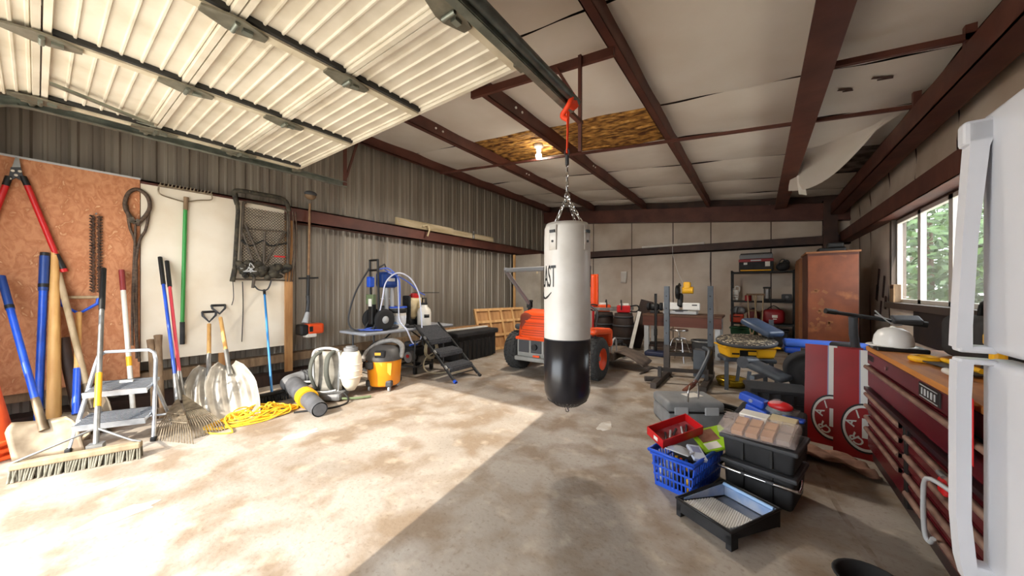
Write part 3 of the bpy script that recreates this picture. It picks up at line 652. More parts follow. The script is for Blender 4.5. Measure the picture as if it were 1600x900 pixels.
# paint sprayer cart
px_=(-5.05,3.28)
t=thing('paint_sprayer','blue airless paint sprayer on a two wheel cart with looped hoses','paint sprayer',(-5.03,3.2,TZ))
for dx,xx in ((.17,0),(-.17,0)):
    wn_=MB().lathe([(.06,-.03),(.13,-.032),(.17,-.025),(.175,0),(.17,.025),(.13,.032),(.06,.03)],24,(dx,.06,.175),(0,PI/2,0)).build('wheel','rubber',t)
    MB().lathe([(.0,-.036),(.05,-.036),(.06,-.02),(.125,-.028),(.13,.0),(.125,.028),(.06,.02),(.05,.036),(0,.036)],20,(dx,.06,.175),(0,PI/2,0)).build('wheel_hub','lgray',wn_)
MB().cyl((-.2,.06,.175),(.2,.06,.175),.012,n=8).build('axle','chrome',t)
for s in (-1,1): MB().tube([(s*.11,-.1,.02),(s*.11,-.1,.05),(s*.11,.0,.2),(s*.11,-.02,1.08),(s*.11,-.02,1.14)],.018,8).build('frame_rail','black',t)
MB().tube([(-.11,-.02,1.13),(.11,-.02,1.13)],.018,8).build('handle','black',t); MB().tube([(-.11,-.02,.97),(.11,-.02,.97)],.018,8).build('cross_tube','black',t)
MB().tube([(.11,-.02,1.0),(.11,.1,1.07),(.11,.13,1.0)],.014,8).build('hook','black',t)
MB().rbox((0,.22,.82),(.24,.30,.26),.05).build('motor_housing','dblue',t); MB().rbox((0,-.08,.78),(.1,.09,.17),.02).build('control_box','blue',t)
MB().box((.122,.22,.82),(.004,.13,.05)).build('label_plate','whitep',t)
MB().rbox((-.02,-.06,.5),(.2,.06,.16),.01).build('green_plate',mat('olive','6b7a58',rough=.5),t); MB().box((.02,-.1,.45),(.08,.01,.12)).build('tag','whitep',t); MB().rbox((0,-.05,.27),(.12,.08,.35),.02).build('lower_body','black',t)
for yy in (.2,.3): MB().cyl((.02,yy,.7),(.02,yy,.1),.035,n=10).build('piston','lgray',t)
MB().rbox((0,.36,.04),(.3,.4,.06),.02).build('tray','dgray',t)
bh=mat('bluehose','5470d0',rough=.4); wh=mat('whitehose','cfd3e6',rough=.35)
MB().tube(spl([(.1,0,.98),(.16,.14,1.0),(.18,.3,.86),(.18,.34,.7),(.18,.34,.4)],6),.012,6).build('hose',bh,t)
MB().tube(spl([(.16,-.05,.18),(.17,.02,.5),(.18,.08,.78),(.2,.28,.93),(.22,.52,.85),(.24,.68,.6),(.25,.72,.3),(.3,.7,.02),(.36,.62,-.2),(.36,.46,-.26)],6),.0125,6).build('hose',wh,t)
MB().tube(spl([(.15,.32,.9),(.16,.33,.5),(.2,.32,.15),(.33,.36,.0),(.36,.44,-.2),(.36,.5,-.26)],6),.0125,6).build('hose',wh,t)
MB().tube([(.36,.40,-.262),(.36,.56,-.258)],.018,8).build('coupling','blue',t)
MB().tube(spl([(.12,.1,.98),(.16,.5,.8),(.1,.8,.62),(.08,.95,.56)],5),.011,6).build('spray_hose',bh,t)
MB().tube(spl([(-.12,-.03,1.0),(-.15,-.25,.6),(-.15,-.36,.2),(-.1,-.3,.03),(.0,-.12,.02),(.16,-.1,.08)],6),.013,6).build('power_cord','dgray',t)
MB().tube(spl([(-.1,-.25,.02),(.1,-.1,.025),(.2,.0,.02),(.12,-.2,.03),(-.05,-.15,.03),(.15,-.05,.07)],6),.012,6).build('coiled_hose',bh,t)
# buckets, sprayers
def bucket(loc,lm,lab,bm='whitep'):
    t=thing('paint_bucket',lab,'bucket',loc)
    MB().lathe([(0,0),(.13,0),(.132,.01),(.15,.3),(.152,.36),(.0,.36)],24).build('pail',bm,t)
    MB().lathe([(.0,.372),(.145,.372),(.16,.368),(.162,.35),(.155,.345)],24).build('lid',lm,t); MB().lathe([(.154,.265),(.158,.27),(.158,.335),(.154,.34)],24).build('rim_band','black',t)
    return t
t=bucket((-5.0,3.60,TZ),'blue','white five gallon bucket with a blue lid on the folding table')
MB().lathe([(.1405,.08),(.149,.22)],24).build('printed_label',mat('blabel','dfe3ea','7fa6d8',sc=9,rough=.4,lo=.5,hi=.56),t)
t=bucket((-5.345,3.64,TZ),'black','white bucket with a black pump lid behind the blue lidded bucket')
MB().cyl((.0,-.05,.37),(0,-.05,.55),.012,n=8).cyl((0,.08,.37),(0,.08,.47),.02,n=8).box((0,0,.5),(.02,.26,.014)).build('pump_rod','lgray',t)
mat('tankbeige','d8c7a0','c9b68c',sc=5,rough=.4)
t=thing('backpack_sprayer','beige tank sprayer with a red cap on the folding table','sprayer',(-5.22,4.12,TZ))
MB().rbox((0,0,.31),(.24,.32,.40),.06,seg=3).build('tank','tankbeige',t); MB().cyl((0,0,.5),(0,0,.56),.09,n=16).cyl((0,0,.56),(0,0,.59),.06,n=16).build('cap','red',t)
MB().rbox((0,-.02,.06),(.25,.34,.12),.02).build('base','black',t); MB().tube([(.02,-.05,.6),(.02,.6,.6)],.008,6).build('wand','black',t); MB().rbox((-.0,-.16,.3),(.2,.05,.5),.02).build('harness','blackr',t)
MB().ell((.1,.04,.12),(.1,.2,.2)).build('pad','black',t)
t=thing('pump_sprayer','white round pump sprayer with a black handle beside the beige tank sprayer','sprayer',(-4.98,4.16,TZ))
MB().lathe([(0,0),(.12,0),(.125,.02),(.125,.24),(.11,.3),(.06,.35),(.055,.4),(0,.4)],24).build('tank','whitep',t)
MB().tube([(-.05,0,.4),(-.05,0,.5),(.05,0,.5),(.05,0,.4)],.017,6).cyl((0,0,.38),(0,0,.42),.06,n=14).build('pump_handle','black',t)
MB().grid(lambda u,v:(.1265*math.cos(-.35+.8*u-.35),.1265*math.sin(-.35+.8*u-.35),.15+.06*v),8,1).build('label_print','black',t,solid=.002)
t=thing('black_tray','black flat tray lying on the folding table','tray',(-4.92,3.86,TZ))
MB().rbox((0,0,.012),(.2,.3,.024),.01).build('tray','black',t); MB().rbox((0,0,.026),(.14,.22,.008),.004).build('insert','dgray',t)
# ================= floor machines by the wall =================
# leaf blower
t=thing('leaf_blower','grey backpack leaf blower with a long orange banded nozzle on the floor','leaf blower',(-4.691,1.989,0))
A=V((-4.865,1.948,0.16)); Bq=V((-3.91,1.821,0.085))
MB().tube([lerp(A,Bq,-.05),lerp(A,Bq,.55)],[.11,.10],16).build('air_tube',mat('tubegray','5f6064','4c4d50',sc=9,rough=.6),t,w=True)
q0=lerp(A,Bq,.55); MB().tube([q0,lerp(A,Bq,.8),Bq],[.09,.088,.082],16,caps=False).tube([Bq,lerp(A,Bq,.9)],[.07,.06],16).build('nozzle','tubegray',t,w=True)
MB().tube([lerp(A,Bq,.45),lerp(A,Bq,.6)],.112,16).build('band','yellow',t,w=True)
MB().tube(spl([lerp(A,Bq,-.04),A+V(-.12,-.02,.02),A+V(-.2,.12,.03),A+V(-.15,.32,.05)],4),.10,12).build('elbow','gray',t,w=True)
for k in range(5): p=A+V(-.16+.0*k,.16+.04*k,.045); MB().lathe([(.1,-.01),(.108,0),(.1,.01)],16,p,(PI/2,0,0)).build('hose_rib','dgray',t,w=True)
c_=A+V(-.1,.5,-.02); MB().rbox((c_.x,c_.y,.2),(.28,.26,.36),.06,seg=3).build('engine','blackr',t,w=True); MB().rbox((c_.x+.1,c_.y-.05,.08),(.2,.2,.14),.04).build('fuel_tank','lgray',t,w=True)
MB().tube([A+V(.1,.05,.05),A+V(.25,.4,.03)],.018,8).build('control_arm','lgray',t,w=True)
# backpack mister
t=thing('backpack_mister','backpack mist sprayer with white tank and padded harness on the floor','sprayer',(-4.40,2.3,0),R(36))
mat('tankwhite','f1e9da','e6dac2',sc=4,rough=.35)
MB().lathe([(0,.1),(.05,.1),(.1,.18),(.135,.3),(.14,.42),(.125,.54),(.1,.6),(.0,.6)],24,(.13,.02,0)).build('tank','tankwhite',t)
tk=MB()
for z in (.28,.36,.44): tk.lathe([(.136,z-.01),(.145,z),(.136,z+.01)],24,(.13,.02,0))
tk.build('tank_rib','tankwhite',t); MB().cyl((.13,.02,.6),(.13,.02,.65),.085,n=16).cyl((.13,.02,.65),(.13,.02,.67),.06,n=16).build('cap','gray',t)
MB().grid(lambda u,v:(-.30+.34*u,-.03-.06*math.sin(PI*u),.12+.5*v),8,8).build('back_pad',mat('padg','9a968c','6f6b62',sc=8,rough=.8),t,solid=.03)
for x in (-.24,-.06): MB().tube(spl([(x*.8,-.06,.62),(x,-.18,.56),(x*1.1,-.21,.38),(x*1.05,-.14,.2),(x,-.06,.12)],5),.033,8,flat=.5).build('shoulder_strap',mat('strapdk','4b4d46',rough=.8),t)
MB().tube(spl([(-.3,-.05,.1),(-.32,-.05,.55),(-.24,-.04,.64),(-.06,-.04,.64),(.02,-.05,.55),(.0,-.05,.1)],5),.018,8).build('frame','lgray',t)
MB().rbox((-.12,-.05,.06),(.42,.28,.10),.04).build('base','gray',t); MB().rbox((-.12,.1,.18),(.24,.2,.28),.04).build('engine','dgray',t)
MB().tube(spl([(-.3,-.2,.16),(-.1,-.22,.14),(.05,-.2,.16)],4),.012,6).build('lance','lgray',t); MB().tube(spl([(.1,-.1,.1),(.2,-.2,.02),(.1,-.4,.012),(-.25,-.55,.012)],5),.011,6).build('hose','black',t)
MB().tube(spl([(.1,-.15,.04),(.25,-.1,.03),(.4,.0,.02)],5),.016,6).build('spray_wand','olive',t)
# vacuum
t=thing('shop_vacuum','orange wet and dry vacuum with a grey hose looped over its lid','vacuum',(-4.33,2.9,0),R(36))
mat('vacorange','f39a1c','e88c14',sc=4,rough=.4)
MB().lathe([(0,.07),(.20,.07),(.215,.09),(.235,.40),(.24,.44),(0,.44)],28).build('tank','vacorange',t)
MB().lathe([(.245,.42),(.25,.45),(.235,.48),(.2,.56),(.14,.6),(0,.61)],28).build('lid',mat('vaclid','5b5856','403e3d',sc=5,rough=.5),t)
MB().rbox((.02,-.2,.52),(.14,.08,.1),.02).build('motor_panel','blackr',t); MB().box((.0,-.243,.53),(.08,.006,.035)).build('badge','yellow',t)
MB().lathe([(.05,-.02),(.055,0),(.05,.02)],14,(-.12,-.21,.36),(PI/2,0,0)).rbox((-.12,-.21,.37),(.11,.08,.1),.02).build('inlet','dgray',t)
MB().prism([(.02,-.236,.40),(.17,-.175,.40),(.15,-.17,.22)],(0,-.006,0)).build('decal',mat('vacyellow','f8cc4a',rough=.4),t)
MB().tube(spl([(-.26,-.1,.42),(-.24,.0,.52),(-.1,.1,.63),(.1,.12,.66),(.23,.06,.6),(.25,0,.5),(.24,-.02,.44)],6),.034,10).build('hose',mat('vachose','9a9691','7a7672',sc=18,rough=.5),t)
MB().tube(spl([(-.3,.1,.48),(-.2,.16,.6),(0,.2,.66),(.2,.18,.6)],6),.032,10).build('hose','blackr',t)
for a in (0,1,2,3):
    q=V(.2*math.cos(a*PI/2-.9),.2*math.sin(a*PI/2-.9),0)
    f_=MB().rbox(q+V(0,0,.11),(.09,.09,.09),.02).build('caster_bracket','dgray',t)
    MB().cyl(q+V(-.012,0,.036),q+V(.012,0,.036),.036,n=14).cyl(q+V(0,0,.04),q+V(0,0,.09),.012,n=6).build('caster','lgray',f_)
# pressure washer
t=thing('pressure_washer','pressure washer with a coiled beige hose under the table end','pressure washer',(-4.86,3.85,0),R(8))
MB().tube([(-.2,-.22,.12),(.22,-.22,.12),(.22,.22,.12),(-.2,.22,.12)],.016,8,closed=True).build('base_frame','dgray',t)
MB().tube([(.2,-.22,.12),(.22,-.22,.55),(.22,.22,.55),(.2,.22,.12)],.015,8).build('handle','dgray',t)
MB().rbox((-.02,0,.3),(.3,.3,.26),.05).build('engine','blackr',t); MB().rbox((.0,-.05,.47),(.22,.2,.09),.03).build('fuel_tank','dgray',t)
MB().cyl((.1,-.16,.28),(.1,-.26,.28),.09,n=16).build('recoil','gray',t); MB().cyl((.1,-.262,.3),(.1,-.275,.3),.03,n=10).build('knob','red',t); MB().rbox((.12,.02,.22),(.14,.16,.12),.02).build('pump','steel',t)
for s in (-1,1): MB().lathe([(.04,-.025),(.1,-.025),(.11,0),(.1,.025),(.04,.025)],18,(-.2,s*.26,.11),(PI/2,0,0)).build('wheel','rubber',t)
MB().cyl((-.2,-.28,.11),(-.2,.28,.11),.02,n=8).build('axle','dgray',t); MB().box((.2,-.2,.06),(.05,.05,.12)).box((.2,.2,.06),(.05,.05,.12)).build('foot','rubber',t)
hp=[]
for k in range(34): a=k*.75; hp.append((.27+.015*math.sin(k),.12+.17*math.cos(a)*(.85+.1*math.sin(k*1.7)),.38+.17*math.sin(a)*(.9+.1*math.cos(k*2.1))))
hp+=[(.3,-.05,.25),(.32,-.12,.1),(.42,-.05,.012),(.6,.1,.012),(.85,.25,.012)]
MB().tube(spl(hp,4),.012,6).build('hose',mat('beigehose','b7ab8e',rough=.6),t)
# black folding steps leaning on the table edge
f0=V(-3.66,3.66,0);f1=V(-3.65,4.2,0); g0=V(-4.80,3.80,.80); g1=V(-4.80,4.34,.80)
t=thing('folding_steps','black folding steps with three carpeted treads leaning against the table','steps',(-4.0,3.95,0))
for a_,c_ in ((f0,g0),(f1,g1)):
    MB().tube([a_+V(0,0,.012),c_],.019,6).tube([a_+V(-.10,.03,.035),lerp(a_,c_,.75)+V(-.05,.03,.0)],.015,6).build('rail','black',t,w=True)
MB().tube([f0+V(0,0,.015),lerp(f0,g0,.04)],.027,8).build('foot_cap','blue',t,w=True); MB().tube([f1+V(0,0,.015),lerp(f1,g1,.04)],.025,8).build('foot_cap','black',t,w=True)
MB().tube([lerp(f0,g0,.12),lerp(f1,g1,.12)],.01,6).build('spreader_rod','black',t,w=True)
carpet=mat('carpet','4c4d51','2f3033',sc=60,rough=.95,bump=.4)
for fr_,dp,an in ((.26,.22,.1),(.50,.24,.1),(.82,.42,.52)):
    m_=(lerp(f0,g0,fr_)+lerp(f1,g1,fr_))/2
    tr=MB().rbox(m_,(dp,.5,.035),.012,(0,an,0)).build('tread',carpet,t,w=True); MB().rbox(m_+V(dp/2*math.cos(an),0,-.035-dp/2*math.sin(an)),(.03,.5,.07),.012).build('tread_front',carpet,tr,w=True)
for fr_ in (.2,.45,.7): MB().tube([lerp(f0,g0,fr_)+V(.01,0,.02),lerp(f0,g0,fr_+.05)+V(.01,0,.02)],.021,8).build('clip','steel',t,w=True)
# black truck box
t=thing('storage_bin','long black ribbed plastic storage bin on the floor','storage bin',(-4.99,5.24,0))
MB().rbox((0,0,.25),(.74,1.18,.50),.03,taper=.93).build('bin','blackr',t)
for k in range(9): MB().rbox((.365,-.53+.1325*k,.22),(.03,.06,.38),.01).build('rib','black',t)
MB().rbox((0,0,.53),(.82,1.26,.10),.025).build('rim','blackr',t)
for i,(x,y0,y1,rz,m_,lb) in enumerate(((-5.15,4.6,5.8,.02,'lumber','bare lumber board lying on the black storage bin'),(-4.95,4.62,5.86,-.05,'whitep','white painted board lying across the black storage bin'),(-5.28,4.65,5.7,.06,'oldwood','weathered board lying at the wall side of the black bin'))):
    tag(MB().rbox((0,0,.015),(.09,y1-y0,.03),.005).build('board',m_),lb,'board').location=(x,(y0+y1)/2,.579); C.objects[-1].rotation_euler.z=rz
# wooden frames leaning
mat('pine','d6ab74','bd8e58',sc=4,rough=.7,st=(3,3,.5))
labs=['bare wooden frame leaning by the black bin, the outermost toward the bin','bare wooden frame second in the leaning row behind the mower tyre','bare wooden frame third in the leaning row behind the mower tyre','bare wooden frame last in the leaning row, nearest the mower']
for i in range(4):
    t=thing('wooden_pallet',labs[i],'wooden frame',(-5.0+.08*i,6.02+.36*i,0),(R(-18),0,R(72)))
    for s in (-1,1): MB().box((s*.18,0,.5),(.05,.06,1.0)).build('side_rail','pine',t)
    for z in (.03,.35,.68,.97): MB().box((0,.0,z),(.36,.05,.06)).build('cross_rail','pine',t)
    MB().box((0,.022,.5),(.32,.012,.94)).build('panel','lumber',t)
tag(MB().bb(-4.45,-4.15,6.5,6.9,0,.09).build('timber_block','oldwood'),'short thick timber block on the floor beside the black bin','block')
# tall cabinet at back left
t=thing('tall_cabinet','tall grey cabinet with a bare wood edge in the back left corner','cabinet',(-5.32,8.5,0))
MB().bb(-.44,.44,-.36,.36,0,2.4).build('body',mat('cabgray','a89f92','8d8478',sc=2,rough=.6),t); MB().bb(-.47,-.41,-.40,-.35,0,2.42).build('wood_edge','pine',t); MB().bb(-.38,.42,-.375,-.36,.05,2.36).build('door','cabgray',t); MB().box((.34,-.39,1.9),(.03,.03,.1)).build('handle','cream',t)
# ================= punching bag =================
BC=V(-1.306,2.608,0)
t=thing('punching_bag','white and black punching bag hung by chains from an orange strap','punching bag',(-1.306,2.608,.45))
mat('bagwhite','dedad4','cfcac2',sc=4,rough=.4,bump=.05); mat('bagblack','17161a','222126',sc=4,rough=.28)
z0,zm,z1=-.012,.545,1.50; r=.192
MB().lathe([(r,zm),(r+.001,.9),(r,1.35),(r-.004,1.46),(r-.02,1.5),(r-.03,1.49),(r-.03,1.44),(0,1.43)],40).build('upper_cover','bagwhite',t)
MB().lathe([(0,z0),(.09,z0+.002),(.14,.02),(.175,.06),(.19,.11),(r+.001,.2),(r+.002,zm+.004),(r,zm+.004)],40).build('lower_cover','bagblack',t)
MB().lathe([(r-.002,zm-.005),(r+.004,zm),(r-.002,zm+.008)],40).build('seam','dgray',t)
b=MB()
for k in range(34):
    a=2*PI*k/34; b.tube([(.165*math.cos(a),.165*math.sin(a),.04),(.1*math.cos(a),.1*math.sin(a),-.006)],.004,4)
b.build('lace_stitching',mat('stitch','55524e',rough=.7),t,kind='stuff')
MB().tube([(0,0,-.01),(0,0,-.05)],.012,8).lathe([(.012,-.006),(.02,0),(.012,.006)],10,(0,0,-.06),(PI/2,0,0)).build('bottom_ring','chrome',t)
vd=math.atan2(-2.608,1.306)    # direction from bag to camera side
for k in range(4):
    a=vd-.62+k*PI/2; ca,sa=math.cos(a),math.sin(a)
    p=MB().grid(lambda u,v:((r+.004)*math.cos(a+(u-.5)*.36),(r+.004)*math.sin(a+(u-.5)*.36),1.27+.2*v),6,1).build('strap_patch','bagwhite',t,solid=.004)
    MB().box(((r+.01)*ca,(r+.01)*sa,1.42),(.012,.05,.022),a).build('buckle_slot','black',p); MB().cyl(((r+.004)*ca,(r+.004)*sa,1.34),((r+.012)*ca,(r+.012)*sa,1.34),.01,n=8).build('rivet','black',p)
def wrap_text(txt,size,ang,z,mt,sx,parent,vert=False,name='lettering',sy=1):
    vs,fs=text_mesh(txt,size,extr=.0006,sx=sx)
    bm=bmesh.new(); bv=[bm.verts.new(v) for v in vs]
    for f in fs:
        try: bm.faces.new([bv[i] for i in f])
        except ValueError: pass
    xs=[v.x for v in vs]; lo,hi=min(xs),max(xs); k=lo
    while k<hi:
        bmesh.ops.bisect_plane(bm,geom=bm.verts[:]+bm.edges[:]+bm.faces[:],plane_co=(k,0,0),plane_no=(1,0,0)); k+=.012
    bm.verts.index_update(); b=MB(); rr_=r+.0035
    def P(v):
        x,y,h=v.co.x,v.co.y*sy,v.co.z
        if vert: x,y=-y,x
        if vert: y=-y; x=-x
        return V((rr_+h)*math.cos(ang+x/r),(rr_+h)*math.sin(ang+x/r),z+y)
    b.add([P(v) for v in bm.verts],[[v.index for v in f.verts] for f in bm.faces]); bm.free()
    return b.build(name,mt,parent)
wrap_text('EVERLAST',.13,vd-1.40,1.05,'black',.62,t,name='logo_lettering',sy=1.95)
wrap_text('EVERLAST',.13,vd+2.22,1.05,'black',.66,t,name='logo_lettering',sy=1.95)
sw=MB().tube([((r+.004)*math.cos(vd-1.6+.9*q),(r+.004)*math.sin(vd-1.6+.9*q),.93-.05*math.sin(PI*q)) for q in [i/10 for i in range(11)]],[.002+.006*math.sin(PI*i/10) for i in range(11)],6).build('logo_swoosh','black',t)
wrap_text('POWERCORE',.05,vd+1.22,.3,'white',1.0,t,vert=True,name='side_lettering')
# chains
lk=MB(); 
def link(L,rw=.004): return [( .011*math.cos(a),0,(L/2-.011)*(1 if math.sin(a)>0 else -1)+.011*math.sin(a)) for a in [2*PI*i/10 for i in range(10)]]
lm=MB().tube(link(.05),.004,5,closed=True).build('chain_link','chrome',t); lm.hide_render=False
first=True
def chain(A,Bq):
    global first
    A=V(A);Bq=V(Bq); L=(Bq-A).length; n=int(L/.038); q=(Bq-A).to_track_quat('Z','Y')
    for k in range(n):
        e=(q@Euler((0,0,(k%2)*PI/2)).to_quaternion()).to_euler(); p=A+(Bq-A)*((k+.5)/n)
        if first: lm.location=p; lm.rotation_euler=e; first=False
        else: share(lm,t,p,e)
top=V(0,0,1.74)
for k in range(4): a=vd-.62+k*PI/2; chain((.165*math.cos(a),.165*math.sin(a),1.46),top)
chain(top,(-.0,-.0,2.03))
MB().lathe([(.02,-.005),(.026,0),(.02,.005),(.014,0),(.02,-.005)],12,(0,0,1.745),(PI/2,0,.6)).build('swivel_ring','chrome',t)
MB().tube([(0,0,2.0),(0,0,2.08)],.016,8).tube(spl([(-.0,.0,2.06),(.02,0,2.1),(.0,0,2.14),(-.02,0,2.1),(0,0,2.06)],4),.006,6).build('snap_hook','dgray',t)
s=thing('ratchet_strap','bright orange webbing strap tied round the end of the overhead rail','strap',(-1.306,2.608,2.95))
so=mat('straporange','ff4a1c',rough=.6)
MB().tube([(0,0,-.02),(.005,0,-.2),(0,0,-.40)],.016,4,flat=.35).tube([(.012,.01,-.05),(.0,0,-.38)],.012,4,flat=.4).build('webbing',so,s)
MB().lathe([(.052,-.06),(.06,0),(.052,.06)],14,(.01,.05,.055),(PI/2,0,0)).tube(spl([(.05,.0,.08),(.04,-.03,0),(.0,-.02,-.04),(-.04,-.01,-.08),(.01,0,-.12)],4),.022,6).build('wrapped_knot',so,s)
# ================= mower =================
t=thing('riding_mower','orange and grey zero turn mower with folded roll bar behind the bag','mower',(-2.8,5.12,0))
mat('tyre','2b2b2b','3a3a39',sc=30,rough=.9)
for s in (-1,1):
    wx=s*.72
    w=MB().lathe([(.17,-.13),(.27,-.135),(.31,-.12),(.325,-.09),(.328,0),(.325,.09),(.31,.12),(.27,.135),(.17,.13)],36,(wx,0,.328),(0,PI/2,0)).build('rear_tyre','tyre',t)
    b=MB()
    for k in range(30):
        a=2*PI*k/30
        for q in (-1,0,1):
            a2=a+(0 if q else PI/30); c_=V(wx+q*.075,.33*math.cos(a2),.328+.33*math.sin(a2)); b.box(c_,(.05,.03,.018),Matrix.Rotation(a2-PI/2,3,'X')@Matrix.Rotation(.6 if (k%2) else -.6,3,'Z'))
    b.build('tread_block','tyre',w,kind='stuff')
    MB().lathe([(0,.03),(.06,.03),(.07,.06),(.1,.06),(.12,.02),(.16,.04),(.175,.125),(.185,.125),(.185,-.125)],28,(wx,0,.328),(0,PI/2*s,0)).build('rim','orange',t)
    MB().cyl((wx+s*.02,0,.328),(wx+s*.08,0,.328),.035,n=10).build('hub','gray',t)
    MB().rbox((s*.62,.28,.72),(.3,.75,.1),.04,(R(-4),0,0)).build('fender','orange' if s>0 else 'dgray',t)
    MB().rbox((s*.62,.66,.58),(.28,.12,.30),.04).build('fender_front','orange',t)
    MB().tube([(s*.55,.08,.55),(s*.55,.08,1.146)],.035,6).build('roll_bar_post','blackr',t)
    MB().tube([(s*.55,.08,1.14),(s*.55,-.62,1.70),(s*.53,-.67,1.74)],.034,6).build('roll_bar_arm','gray',t)
    MB().rbox((s*.55,.08,1.15),(.08,.09,.14),.01).cyl((s*.55-.06,.08,1.2),(s*.55+.06,.08,1.2),.02,n=8).build('roll_bar_hinge','black',t)
    MB().tube(spl([(s*.4,.75,.6),(s*.42,.85,.95),(s*.3,.9,1.08),(s*.1,.88,1.12)],5),.018,8).build('steering_lever','dgray',t)
    MB().tube([(s*.35,.7,.35),(s*.5,1.9,.35)],.035,6).build('frame_rail','blackr',t)
    MB().lathe([(.03,-.05),(.13,-.05),(.14,0),(.13,.05),(.03,.05)],20,(s*.5,2.05,.14),(0,PI/2,0)).build('caster_wheel','tyre',t)
    MB().tube([(s*.5,2.05,.14),(s*.5,1.95,.36)],.03,6).build('caster_fork','blackr',t)
MB().tube([(-.55,-.64,1.72),(.55,-.64,1.72)],.04,6).build('roll_bar_crossbar','gray',t)
MB().tube([(-.55,-.0,.5),(.55,0,.5)],.05,8).build('axle_beam','blackr',t)
# engine hood with perforated grille
def hood(u,v):
    x=(u-.5)*2; zz=.60+.46*v; yb=-.42+.10*(abs(x)**3)+.10*v*v+(.25 if v>=.99 else 0); return (x*.50*(1-.12*v*v),yb,zz)
MB().grid(hood,18,12).build('engine_hood','orange',t,solid=.02)
MB().rbox((0,-.08,.8),(.98,.56,.44),.08,seg=3).build('engine_cover',mat('hoodtop','8a3b26','74301f',sc=4,rough=.5),t)
hole=MB()
for i in range(34):
    for j in range(9):
        u=.08+.84*i/33+(.012 if j%2 else 0); v=.14+.66*j/8
        if j in (3,6): continue
        p=V(hood(u,v)); hole.box(p+V(0,-.011,0),(.014,.004,.02))
hole.build('grille_perforation',mat('grillehole','a33a18',rough=.7),t,kind='stuff')
for v in (.38,.62): MB().tube([V(hood(u/12,v))+V(0,-.012,0) for u in range(1,12)],.012,6).build('grille_bar','orange',t)
MB().rbox((0,-.36,.60),(1.04,.12,.05),.02).build('hood_lip','orange',t)
g=MB().rbox((0,-.36,.42),(1.0,.06,.34),.02).build('rear_guard',mat('mowgray','9a9a96','84847f',sc=5,rough=.5),t)
for x in (-.36,-.12,.12,.36): MB().rbox((x,-.395,.47),(.2,.015,.2),.01).build('guard_opening','dgray',g)
MB().rbox((0,-.40,.27),(1.04,.10,.07),.02).build('bumper','mowgray',t); MB().cyl((-.14,-.44,.47),(-.14,-.38,.47),.05,n=16).build('muffler','black',t); MB().box((-.1,-.43,.33),(.12,.006,.03)).build('reflector','orange',t)
MB().rbox((0,.0,.3),(.9,.6,.2),.03).build('transmission','blackr',t)
MB().rbox((0,.5,.72),(.52,.5,.12),.05,seg=3).rbox((0,.28,.98),(.5,.12,.5),.05,(R(-12),0,0),seg=3).build('seat',mat('seatb','3a2621','2a1b18',sc=5,rough=.6),t)
MB().rbox((0,1.1,.4),(.8,.7,.05),.02).build('foot_plate','blackr',t)
MB().rbox((0,1.2,.22),(1.5,.9,.16),.05).build('mower_deck',mat('deckdirt','7a6a5a','4e4238',sc=6,rough=.9),t)
MB().grid(lambda u,v:(.72+.50*u,.85+.6*v,.30-.2*u*u-.02*math.sin(PI*v)),8,6).build('discharge_chute',mat('chute','6b5d52','544840',sc=6,rough=.9),t,solid=.02)
MB().tube(spl([(.7,.75,.3),(.72,.8,.5),(.72,.95,.52),(.72,1.0,.3)],4),.016,8).build('lift_link','lgray',t)
# ================= ceiling lamp =================
t=thing('ceiling_bulb','lit bulb in a white porcelain socket under the rusty roof patch','lamp',(-3.22,5.3,3.99))
MB().lathe([(0,.03),(.09,.03),(.09,-.01),(.05,-.03),(.04,-.09),(0,-.09)],18).build('socket','white',t)
MB().lathe([(.02,-.09),(.028,-.11),(.05,-.15),(.055,-.18),(.045,-.215),(0,-.23)],18).build('bulb',mat('bulbglow','fff3dc',emit=60),t)
MB().tube(spl([(.04,0,.02),(.2,.02,-.02),(.35,.05,-.05),(.5,.0,.0),(.42,-.05,.1),(.3,0,.12)],5),.008,6).build('cable','cream',t)
pl=bpy.data.lights.new('bulb_light','SPOT'); pl.spot_size=R(165); pl.spot_blend=.6; pl.energy=300; pl.shadow_soft_size=.2; pl.color=(1,.91,.79); po=bpy.data.objects.new('bulb_light',pl); C.objects.link(po); po.location=(-3.22,5.3,3.74)
# strip light on the back wall
t=thing('strip_light','long thin white strip light fixed along the back wall girt','lamp',(-1.96,10.33,2.64))
MB().rbox((0,0,0),(1.6,.06,.05),.01).build('housing','white',t); MB().tube([(-.76,-.035,-.01),(.76,-.035,-.01)],.014,8).build('tube','whitep',t)
MB().tube(spl([(.02,-.0,-.03),(.04,.0,-.3),(.18,-.02,-.8),(.35,-.03,-1.15)],5),.006,5).build('cord','white',t)
tag(MB().grid(lambda u,v:(-3.42+.17*u+.02*v,10.43+.012*math.sin(4*u)-.02*v,1.62+.34*v),6,6).build('paper_note',mat('paper','dcd6cc',rough=.8),solid=.003),'crumpled white paper pinned on the back wall','paper')
tag(MB().tube(spl([(-1.02,10.33,2.40),(-1.03,10.34,1.7),(-.98,10.30,1.2),(-1.02,10.2,.7)],5),.007,5).build('hanging_cable','dgray'),'thin dark cable hanging down the back wall','cable')
